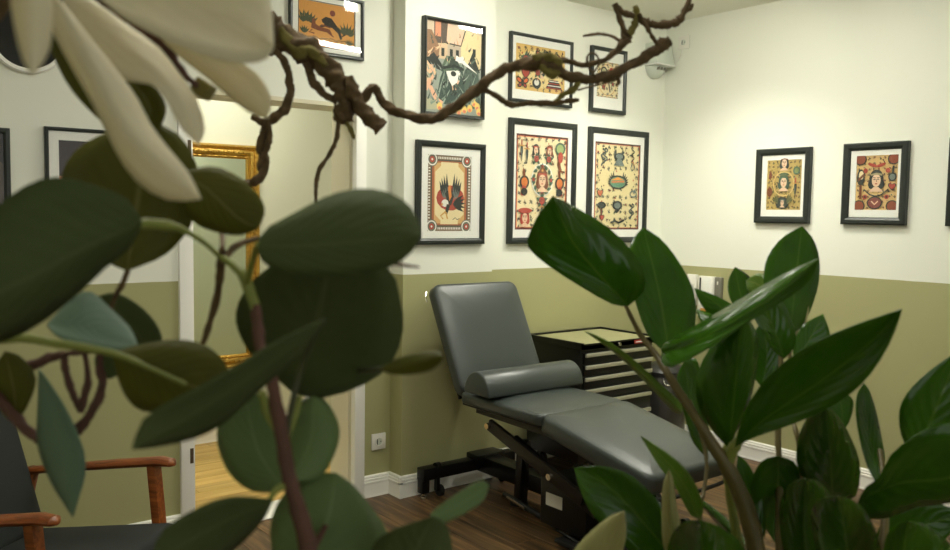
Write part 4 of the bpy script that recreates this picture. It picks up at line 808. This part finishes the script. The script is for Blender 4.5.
Z('zz_leaf', [(790, 335), (794, 296), (798, 260), (802, 226)], [(775, 315), (765, 290), (764, 272), (769, 254), (783, 237)], [(802, 326), (812, 306), (819, 281), (819, 257), (813, 239)], .92, .98, -.012, .01)
Z('zz_leaf', [(745, 310), (739, 290), (735, 267)], [(733, 304), (728, 291), (729, 278)], [(752, 306), (757, 290), (749, 276)], .97, 1.02, -.01, .01)
Z('zz_young', [(772, 300), (759, 285), (746, 281)], [(764, 298), (749, 292)], [(768, 286), (763, 274), (754, 275)], .96, 1.0)
Z('zz_leaf', [(784, 359), (776, 335), (766, 312), (757, 296)], [(773, 350), (764, 334), (754, 316)], [(795, 345), (794, 326), (783, 302), (770, 294)], .84, .80, -.02, .01)
Z('zz_under', [(793, 352), (799, 325), (803, 292)], [(789, 336), (789, 312), (794, 298)], [(801, 340), (808, 316), (808, 300)], .92, .96)
Z('zz_leaf', [(795, 364), (810, 338), (823, 314)], [(793, 346), (803, 325)], [(818, 362), (830, 338)], .84, .86)
Z('zz_leaf', [(735, 447), (762, 421), (790, 402), (835, 371), (874, 339), (902, 309)], [(741, 420), (755, 393), (774, 371), (800, 351), (830, 335), (860, 323), (884, 315)], [(752, 438), (790, 425), (823, 411), (850, 394), (868, 377), (885, 352), (896, 328)], .76, .64, -.02, -.022)
Z('zz_leaf', [(729, 448), (732, 420), (735, 390), (739, 350), (745, 316)], [(712, 430), (697, 400), (698, 372), (712, 345), (730, 325)], [(737, 430), (751, 398), (757, 365), (758, 340), (753, 325)], .79, .76, .02, .012)
Z('zz_leaf', [(762, 388), (767, 352), (761, 322)], [(752, 372), (750, 342)], [(778, 370), (780, 340)], .92, .94)
Z('zz_leaf', [(707, 458), (697, 425), (690, 395), (684, 362)], [(692, 440), (682, 405), (677, 378)], [(709, 432), (703, 395), (697, 360)], .88, .92, .01, -.012)
Z('zz_young', [(682, 412), (655, 385), (625, 357), (600, 340), (584, 331)], [(675, 413), (650, 387), (622, 359), (600, 342)], [(680, 402), (657, 381), (628, 355), (602, 338)], .82, .88, .015, -.01)
Z('zz_young', [(700, 518), (686, 488), (668, 463), (641, 436)], [(690, 514), (675, 486), (659, 466)], [(703, 505), (692, 478), (674, 458)], .82, .76, -.01, .012)
Z('zz_leaf', [(690, 580), (645, 524), (608, 486), (574, 468)], [(684, 548), (667, 513), (650, 492), (630, 475), (603, 466)], [(662, 585), (628, 549), (602, 525), (588, 508), (579, 487)], .78, .80, -.012, -.006)
Z('zz_under', [(590, 595), (607, 550), (624, 511)], [(565, 578), (576, 547), (606, 519)], [(616, 582), (623, 550), (626, 530)], .64, .62, .01, -.01)
Z('zz_under', [(678, 575), (671, 520), (669, 470)], [(664, 550), (662, 505), (664, 482)], [(684, 552), (676, 502), (673, 480)], .74, .72, .02, .02)
Z('zz_leaf', [(704, 605), (703, 560), (700, 520)], [(665, 595), (668, 545), (681, 524)], [(752, 595), (743, 547), (722, 528)], .76, .64, .012, .012)
Z('zz_leaf', [(750, 550), (720, 520), (691, 492)], [(742, 550), (716, 523)], [(748, 541), (723, 515)], .84, .90, .012, .0)
Z('zz_leaf', [(778, 456), (778, 490), (776, 545)], [(762, 461), (752, 480), (752, 500), (762, 522)], [(796, 464), (802, 490), (797, 522)], .82, .88, -.012, -.008)
Z('zz_leaf', [(832, 500), (831, 460), (826, 404)], [(812, 491), (797, 465), (799, 435), (811, 412)], [(855, 497), (860, 465), (850, 436), (838, 416)], .85, .72, .015, .012)
Z('zz_leaf', [(842, 432), (842, 410), (836, 388)], [(832, 420), (828, 400)], [(850, 420), (853, 400)], .84, .86)
Z('zz_leaf', [(879, 487), (872, 450), (866, 415), (864, 383)], [(869, 470), (861, 445), (856, 415), (857, 395)], [(885, 462), (882, 440), (877, 415), (870, 392)], .84, .88, -.012, .008)
Z('zz_leaf', [(915, 458), (935, 410), (960, 350)], [(903, 440), (899, 420), (902, 402), (915, 384), (936, 366)], [(952, 450), (985, 410), (978, 370)], .82, .80, -.012, .01)
Z('zz_leaf', [(858, 502), (880, 490), (905, 482), (950, 478), (1000, 458)], [(866, 487), (879, 478), (891, 455), (915, 436), (942, 424), (975, 428)], [(862, 512), (870, 519), (891, 517), (917, 507), (950, 503), (985, 485)], .74, .68, -.03, .02)
Z('zz_leaf', [(812, 595), (804, 530), (806, 478)], [(790, 575), (780, 528), (781, 500), (790, 484)], [(842, 582), (837, 530), (832, 500), (820, 483)], .80, .69, .012, .012)
Z('zz_leaf', [(850, 595), (846, 540), (838, 496)], [(825, 582), (813, 535), (811, 514), (819, 499)], [(886, 582), (880, 548), (873, 524), (858, 503)], .73, .63, .012, .01)
Z('zz_leaf', [(902, 595), (903, 555), (908, 521)], [(884, 582), (884, 545), (893, 526)], [(972, 592), (950, 545), (927, 525)], .66, .62, .008, .02)
Z('zz_leaf', [(872, 550), (915, 528), (968, 514)], [(885, 518), (920, 500)], [(890, 560), (930, 552)], .82, .80)
Z('zz_leaf', [(753, 548), (750, 500), (738, 455)], [(742, 520), (736, 482)], [(766, 532), (761, 492), (749, 465)], .84, .86)
Z('zz_leaf', [(738, 322), (716, 303), (694, 288)], [(722, 327), (702, 306)], [(736, 308), (716, 296)], .95, .98)
Z('zz_leaf', [(722, 338), (708, 318), (696, 309)], [(708, 332), (699, 318)], [(722, 326), (712, 314)], .92, .96)
# --- eucalyptus stems in a vase
vb = at(305, 690, .47); vloc = Vector((vb.x, vb.y, .7305))
plain('vase_glaze', rgb(92, 96, 84), 0.3)
vs_ = thing('vase', 'tall grey glazed vase holding the artificial branches', 'vase', vloc)
MB().lathe([(0, 0), (.06, 0), (.075, .03), (.085, .12), (.07, .24), (.045, .32), (.05, .36), (.045, .36), (.04, .32), (.06, .24), (.07, .1), (0, .02)], n=32).build('body', 'vase_glaze', vs_, smooth=True)
eu = thing('eucalyptus_branch', 'broad leaved eucalyptus branch in the foreground by the white blossom', 'branch', vloc+Vector((0, 0, .03)))
E = lambda mat, mid_, L, R, d0, d1, dl=0., dr=0., **k: leaf(eu, mat, mid_, L, R, d0, d1, dl, dr, **k)
VT = (305, 690, .47)
stem(eu, 'stem', 'bark_red', [(256, 306, .46), (258, 330, .455), (261, 350, .45), (272, 383, .445), (282, 437, .44), (288, 472, .44), (298, 509, .44), (308, 548, .44), (312, 610, .45), (306, 690, .465), (304, 760, .47)], [11, 12, 12, 13, 15, 16, 17, 18, 19, 20, 20], jit=.1)
stem(eu, 'stem', 'green_stem', [(222, 258, .47), (232, 264, .465), (243, 275, .46), (250, 292, .46), (256, 310, .46)], [6, 9, 11, 12, 11])
stem(eu, 'petiole', 'green_stem', [(132, 224, .40), (150, 224, .41), (170, 226, .42), (185, 231, .43), (205, 243, .45), (222, 259, .47)], [11, 11, 10, 7, 5, 5])
stem(eu, 'petiole', 'green_stem', [(258, 244, .42), (252, 262, .44), (247, 282, .458)], [6, 7, 7])
stem(eu, 'petiole', 'green_stem', [(262, 392, .44), (268, 412, .444), (279, 432, .44)], [8, 10, 9])
stem(eu, 'petiole', 'green_stem', [(300, 396, .455), (294, 418, .45), (284, 442, .44)], [6, 7, 8])
stem(eu, 'petiole', 'dark_stem', [(324, 320, .40), (316, 332, .43), (300, 372, .45), (289, 420, .444), (286, 462, .44)], [5, 5, 6, 6, 7])
stem(eu, 'petiole', 'green_stem', [(270, 500, .43), (276, 490, .435), (289, 484, .44)], [6, 7, 8])
stem(eu, 'petiole', 'bark', [(128, 270, .50), (122, 285, .50), (114, 300, .51), (100, 345, .50)], [5, 6, 5, 5])
stem(eu, 'petiole', 'green_stem', [(186, 384, .445), (150, 368, .448), (119, 355, .45), (80, 347, .45), (53, 343, .45), (20, 338, .45), (-40, 345, .45)], [4, 5, 7, 9, 9, 9, 9])
stem(eu, 'stem', 'bark_red', [(-40, 345, .45), (-70, 420, .45), (-40, 540, .45), (120, 640, .46), (290, 700, .47), (303, 760, .47)], [10, 12, 14, 15, 16, 16])
stem(eu, 'petiole', 'bark', [(203, 344, .52), (216, 302, .52), (221, 264, .50), (222, 248, .48)], [6, 8, 10, 6], jit=.15)
stem(eu, 'petiole', 'bark', [(222, 262, .48), (236, 246, .50), (258, 238, .52)], [6, 7, 5], jit=.1)
stem(eu, 'petiole', 'bark_red', [(386, 262, .42), (402, 265, .44), (419, 267, .45)], [4, 4, 2])
E('euc_leaf', [(142, 222), (90, 245), (25, 280), (-45, 312)], [(127, 199), (95, 186), (57, 177), (25, 186), (-8, 212), (-40, 262)], [(130, 247), (106, 267), (82, 290), (45, 320), (4, 341), (-28, 338)], .40, .38, -.008, .03)
E('euc_olive', [(127, 271), (135, 220), (143, 165), (148, 118)], [(95, 254), (66, 210), (62, 175), (78, 149), (108, 132)], [(160, 258), (180, 241), (195, 216), (199, 175), (182, 138)], .50, .52, .012, .01)
E('euc_olive', [(152, 155), (146, 112), (128, 74)], [(132, 132), (122, 96)], [(160, 130), (166, 106), (150, 82)], .52, .50)
E('euc_olive', [(140, 132), (92, 80), (44, 12)], [(113, 130), (73, 92), (49, 45)], [(150, 105), (110, 55), (70, 15)], .49, .47)
E('euc_olive', [(181, 174), (205, 187), (238, 218), (258, 228)], [(194, 169), (217, 167), (242, 179), (259, 196), (265, 212)], [(183, 205), (195, 223), (217, 232), (241, 235)], .49, .50, .006, .006)
E('euc_leaf', [(257, 246), (300, 246), (360, 242), (421, 235)], [(266, 229), (300, 210), (328, 196), (356, 189), (384, 191), (407, 203), (418, 221)], [(262, 261), (281, 272), (314, 277), (356, 274), (390, 267), (412, 252)], .42, .41, .012, .004)
E('euc_leaf', [(292, 392), (315, 330), (330, 258)], [(255, 358), (240, 335), (236, 312), (248, 286), (282, 260)], [(322, 398), (365, 384), (392, 362), (403, 330), (400, 298), (386, 266)], .55, .455, .012, .012, cup=.01)
E('euc_leaf', [(325, 319), (290, 347), (240, 383), (190, 416), (132, 449)], [(300, 330), (270, 345), (240, 363), (205, 384), (170, 402), (143, 420)], [(299, 355), (271, 380), (247, 402), (222, 424), (195, 438), (155, 447)], .40, .37, -.015, .02)
E('euc_olive', [(113, 355), (150, 368), (186, 385), (228, 388)], [(126, 348), (159, 341), (186, 340), (210, 348), (227, 366)], [(118, 378), (127, 398), (143, 411), (172, 411), (205, 402)], .45, .46, .008, .008)
E('euc_blue', [(47, 325), (90, 328), (138, 346)], [(64, 307), (88, 291), (112, 310), (130, 328)], [(57, 336), (80, 345), (118, 350)], .47, .46, .02, -.012)
E('euc_leaf', [(98, 296), (125, 318), (152, 352)], [(117, 293), (141, 307), (157, 325), (162, 342)], [(94, 312), (106, 338), (128, 352)], .52, .53)
E('euc_leaf', [(104, 344), (112, 362), (110, 379)], [(95, 358), (98, 374)], [(122, 356), (122, 372)], .50, .50)
E('euc_olive', [(16, 424), (14, 390), (5, 351)], [(0, 410), (-8, 375)], [(28, 405), (36, 378), (21, 357)], .50, .49)
E('euc_blue', [(39, 369), (52, 410), (63, 455), (73, 517)], [(38, 403), (37, 440), (43, 463), (53, 486), (65, 505)], [(49, 382), (64, 405), (75, 428), (84, 452), (85, 475), (79, 497)], .48, .47, .01, -.008)
E('euc_pale', [(285, 490), (258, 450), (246, 394)], [(255, 492), (230, 474), (217, 440), (224, 408)], [(296, 468), (290, 428), (270, 398)], .47, .50, .008, .008)
E('euc_pale', [(289, 482), (311, 440), (313, 396)], [(288, 450), (293, 412)], [(320, 477), (336, 450), (339, 426), (327, 402)], .47, .49, .008, .008)
E('euc_pale', [(305, 565), (328, 520), (336, 473)], [(277, 562), (271, 522), (288, 489), (312, 474)], [(392, 562), (385, 528), (371, 507), (353, 485)], .46, .48, .01, .015)
E('euc_leaf', [(273, 500), (220, 523), (150, 562)], [(250, 497), (225, 498), (196, 509), (163, 531)], [(262, 521), (236, 548), (200, 572)], .43, .41, -.012, .03)
E('euc_pale', [(430, 520), (455, 507), (489, 485)], [(433, 511), (455, 495), (480, 481)], [(437, 525), (456, 518), (482, 502)], .46, .48)
E('euc_leaf', [(408, 595), (416, 552), (434, 516)], [(368, 580), (372, 547), (392, 530)], [(453, 582), (452, 547), (447, 526)], .45, .43, .008, .006)
E('euc_olive', [(380, 370), (410, 364), (443, 356)], [(398, 358), (425, 352), (438, 352)], [(398, 375), (426, 372), (440, 364)], .42, .40)
stem(eu, 'petiole', 'bark_red', [(305, 560, .445), (318, 540, .46), (326, 525, .462)], [8, 7, 5]); stem(eu, 'petiole', 'green_stem', [(311, 600, .45), (360, 600, .45), (408, 595, .45), (416, 560, .45), (430, 522, .46)], [7, 7, 7, 6, 6])
stem(eu, 'petiole', 'dark_stem', [(284, 430, .445), (310, 396, .57), (350, 374, .57), (384, 369, .42)], [5, 5, 5, 5])
# --- magnolia branch: mossy twisted branch with the white blossom
mg = thing('magnolia_branch', 'twisted mossy brown branch carrying a large white blossom', 'branch', vloc+Vector((0, 0, .025)))
def tw(pts, dia, d=.85, mat='bark', name='twig', jit=.2):
    if not isinstance(d, (list, tuple)): d = [d]*len(pts)
    big = name in ('limb', 'trunk') or max(dia) > 8
    return stem(mg, name, mat, [(p[0], p[1], q) for p, q in zip(pts, d)], dia, jit=.09 if big else jit, n=14 if big else 8, lobes=.2 if big else 0, res=8 if big else 5)
tw([(304, 770), (260, 690), (90, 680), (-110, 520), (-150, 250), (-80, 60), (60, -40), (150, -20), (230, 15), (265, 28)], [18, 18, 20, 22, 24, 24, 26, 28, 28, 30], [.47, .47, .5, .52, .55, .6, .65, .72, .80, .84], 'bark', 'trunk')
tw([(262, 26), (276, 36), (300, 47), (318, 58), (334, 76), (343, 90), (347, 104), (342, 118), (341, 124)], [30, 30, 25, 22, 20, 22, 22, 18, 6], .85, 'bark', 'limb')
tw([(280, 30), (298, 52), (310, 50), (326, 66)], [10, 12, 10, 6], .84, 'moss_bark')
tw([(349, 77), (353, 92), (360, 106), (370, 118), (381, 128)], [9, 13, 14, 15, 14], .84, 'bark', 'limb')
tw([(303, 58), (310, 72), (312, 80), (323, 93), (337, 102)], [6, 8, 9, 7, 7], .85)
tw([(275, 50), (285, 63), (289, 78), (290, 94), (284, 110), (272, 119), (262, 122), (252, 116)], [6, 7, 7, 8, 9, 9, 8, 5], .84)
tw([(266, 121), (265, 132), (261, 148), (265, 163), (258, 180), (243, 185), (225, 210), (222, 250)], [7, 9, 10, 9, 9, 6, 5, 5], [.84, .84, .84, .84, .83, .82, .7, .5])
tw([(268, 122), (270, 136), (266, 150), (260, 164), (262, 178)], [5, 6, 6, 6, 4], .835)
tw([(339, 122), (336, 140), (329, 155), (319, 170), (316, 186), (316, 203)], [5, 5, 4, 5, 4, 3], .85); tw([(346, 122), (351, 130), (354, 139)], [5, 5, 3], .85, 'moss_bark')
tw([(350, 104), (364, 97), (374, 87), (380, 98), (391, 109), (411, 116), (431, 119), (450, 110), (470, 95), (490, 79), (505, 69), (520, 65), (543, 62)], [9, 9, 8, 8, 9, 9, 10, 10, 10, 10, 10, 11, 15], .86, 'bark', 'limb')
tw([(540, 62), (552, 67), (566, 75), (587, 79), (607, 76), (633, 64), (653, 52), (664, 44), (670, 41)], [16, 15, 10, 9, 9, 9, 11, 12, 9], .86, 'bark', 'limb')
tw([(532, 58), (545, 57), (556, 60), (560, 66)], [6, 9, 9, 6], .855, 'moss_bark')
tw([(540, 66), (552, 74), (560, 72)], [6, 9, 5], .855, 'moss_bark')
tw([(556, 60), (568, 61), (582, 65), (602, 61), (615, 52), (624, 42), (627, 36)], [6, 5, 5, 5, 6, 9, 11], .86)
tw([(627, 40), (623, 28), (619, 16), (615, 4)], [10, 6, 5, 6], .86); tw([(627, 38), (634, 26), (637, 14), (635, 6)], [8, 7, 7, 5], .86, 'moss_bark')
tw([(615, 4), (623, 12), (635, 17), (645, 22), (656, 25), (670, 24), (678, 21), (684, 12), (690, -2), (694, -20)], [6, 6, 6, 8, 8, 8, 8, 6, 6, 5], .86); tw([(685, 11), (690, 9), (693, 4)], [4, 4, 2], .86)
tw([(639, 14), (646, 26), (652, 36), (658, 46)], [4, 4, 4, 4], .855); tw([(620, 41), (611, 36), (598, 34), (583, 36)], [4, 3, 3, 2], .86); tw([(596, 77), (589, 68), (587, 58), (591, 53), (597, 56), (599, 64), (592, 74)], [2, 2, 2, 2, 2, 2, 2], .855)
tw([(472, 94), (480, 89), (493, 94), (505, 102), (514, 105), (531, 103), (556, 103), (568, 101), (579, 100)], [6, 5, 5, 6, 6, 5, 6, 5, 3], .86); tw([(555, 102), (564, 94), (574, 89), (578, 82), (576, 75)], [5, 5, 7, 6, 5], .86, 'moss_bark'); tw([(578, 90), (600, 84), (617, 79), (625, 70)], [2, 2, 3, 2], .86); tw([(617, 76), (619, 82), (616, 86)], [3, 4, 2], .86)
# lower left dark shoots of the same branch
tw([(-60, 400), (0, 384), (18, 372), (35, 364), (52, 357), (64, 354)], [12, 11, 10, 10, 9, 6], .5, 'bark_red'); tw([(64, 356), (66, 372), (73, 394), (80, 411)], [7, 7, 7, 6], .5, 'bark_red'); tw([(84, 350), (88, 378), (84, 398), (80, 412)], [6, 7, 8, 7], .5, 'bark_red'); tw([(100, 350), (101, 372), (102, 388), (94, 408), (80, 428), (76, 434)], [8, 8, 8, 9, 10, 6], .5, 'bark_red'); tw([(64, 354), (84, 352), (100, 352)], [6, 5, 6], .5, 'bark_red')
tw([(-40, 372), (0, 400), (18, 421), (36, 438), (42, 440)], [10, 10, 10, 9, 6], .49, 'bark_red')
tw([(92, -8), (110, 8), (132, 23), (152, 36), (166, 47), (176, 62), (186, 76), (200, 88)], [9, 8, 7, 9, 12, 8, 6, 7], [.44, .45, .46, .47, .48, .49, .50, .51], 'bark_red')
sq = MB(); c0 = at(201, 88, .51); M = Matrix.Translation(c0) @ Matrix.Rotation(-YAW, 4, 'Z') @ Matrix.Rotation(.6, 4, 'Y'); sq.box(-.0048, .0048, -.003, .012, -.0048, .0048, M); sq.build('cut_end', 'moss_bark', mg, off=mg.location, bevel=.001)
# blossom
def petal(*a, **k): return leaf(mg, 'petal', *a, name='petal', th=.0008, **k)
petal([(85, -15), (150, -8), (220, 16), (274, 44)], [(130, -55), (200, -65), (258, -35), (271, 6)], [(120, 15), (150, 32), (180, 46), (210, 57), (244, 63), (267, 58)], .42, .40, .02, -.012, cup=.008)
petal([(150, 25), (205, 62), (245, 91), (268, 118)], [(195, 45), (236, 60), (258, 75), (271, 98)], [(175, 52), (205, 76), (232, 99), (251, 113)], .45, .44, -.004, .012)
petal([(58, -12), (110, 38), (162, 76), (198, 145)], [(92, 0), (127, 25), (159, 48), (180, 75), (197, 100), (205, 130)], [(82, 42), (121, 78), (150, 84), (166, 99), (181, 127)], .43, .42, .012, -.004)
petal([(52, -10), (90, 65), (130, 135), (201, 199)], [(48, 20), (70, 64), (92, 102), (108, 134), (122, 162), (143, 187), (172, 201)], [(95, 44), (121, 76), (138, 100), (150, 124), (167, 147), (189, 174)], .41, .38, .012, .008)
petal([(30, -35), (31, 25), (32, 75)], [(12, -10), (16, 30), (23, 58)], [(50, -5), (51, 38), (43, 62)], .30, .29, .008, .008)
tw([(70, -40), (60, -20), (52, -8), (60, 0)], [20, 18, 14, 8], [.62, .5, .43, .42], 'moss_bark', 'flower_base')
tw([(30, -40), (10, -12), (2, 6), (-8, 18)], [14, 16, 16, 10], [.45, .4, .4, .4], 'bark', 'bud')
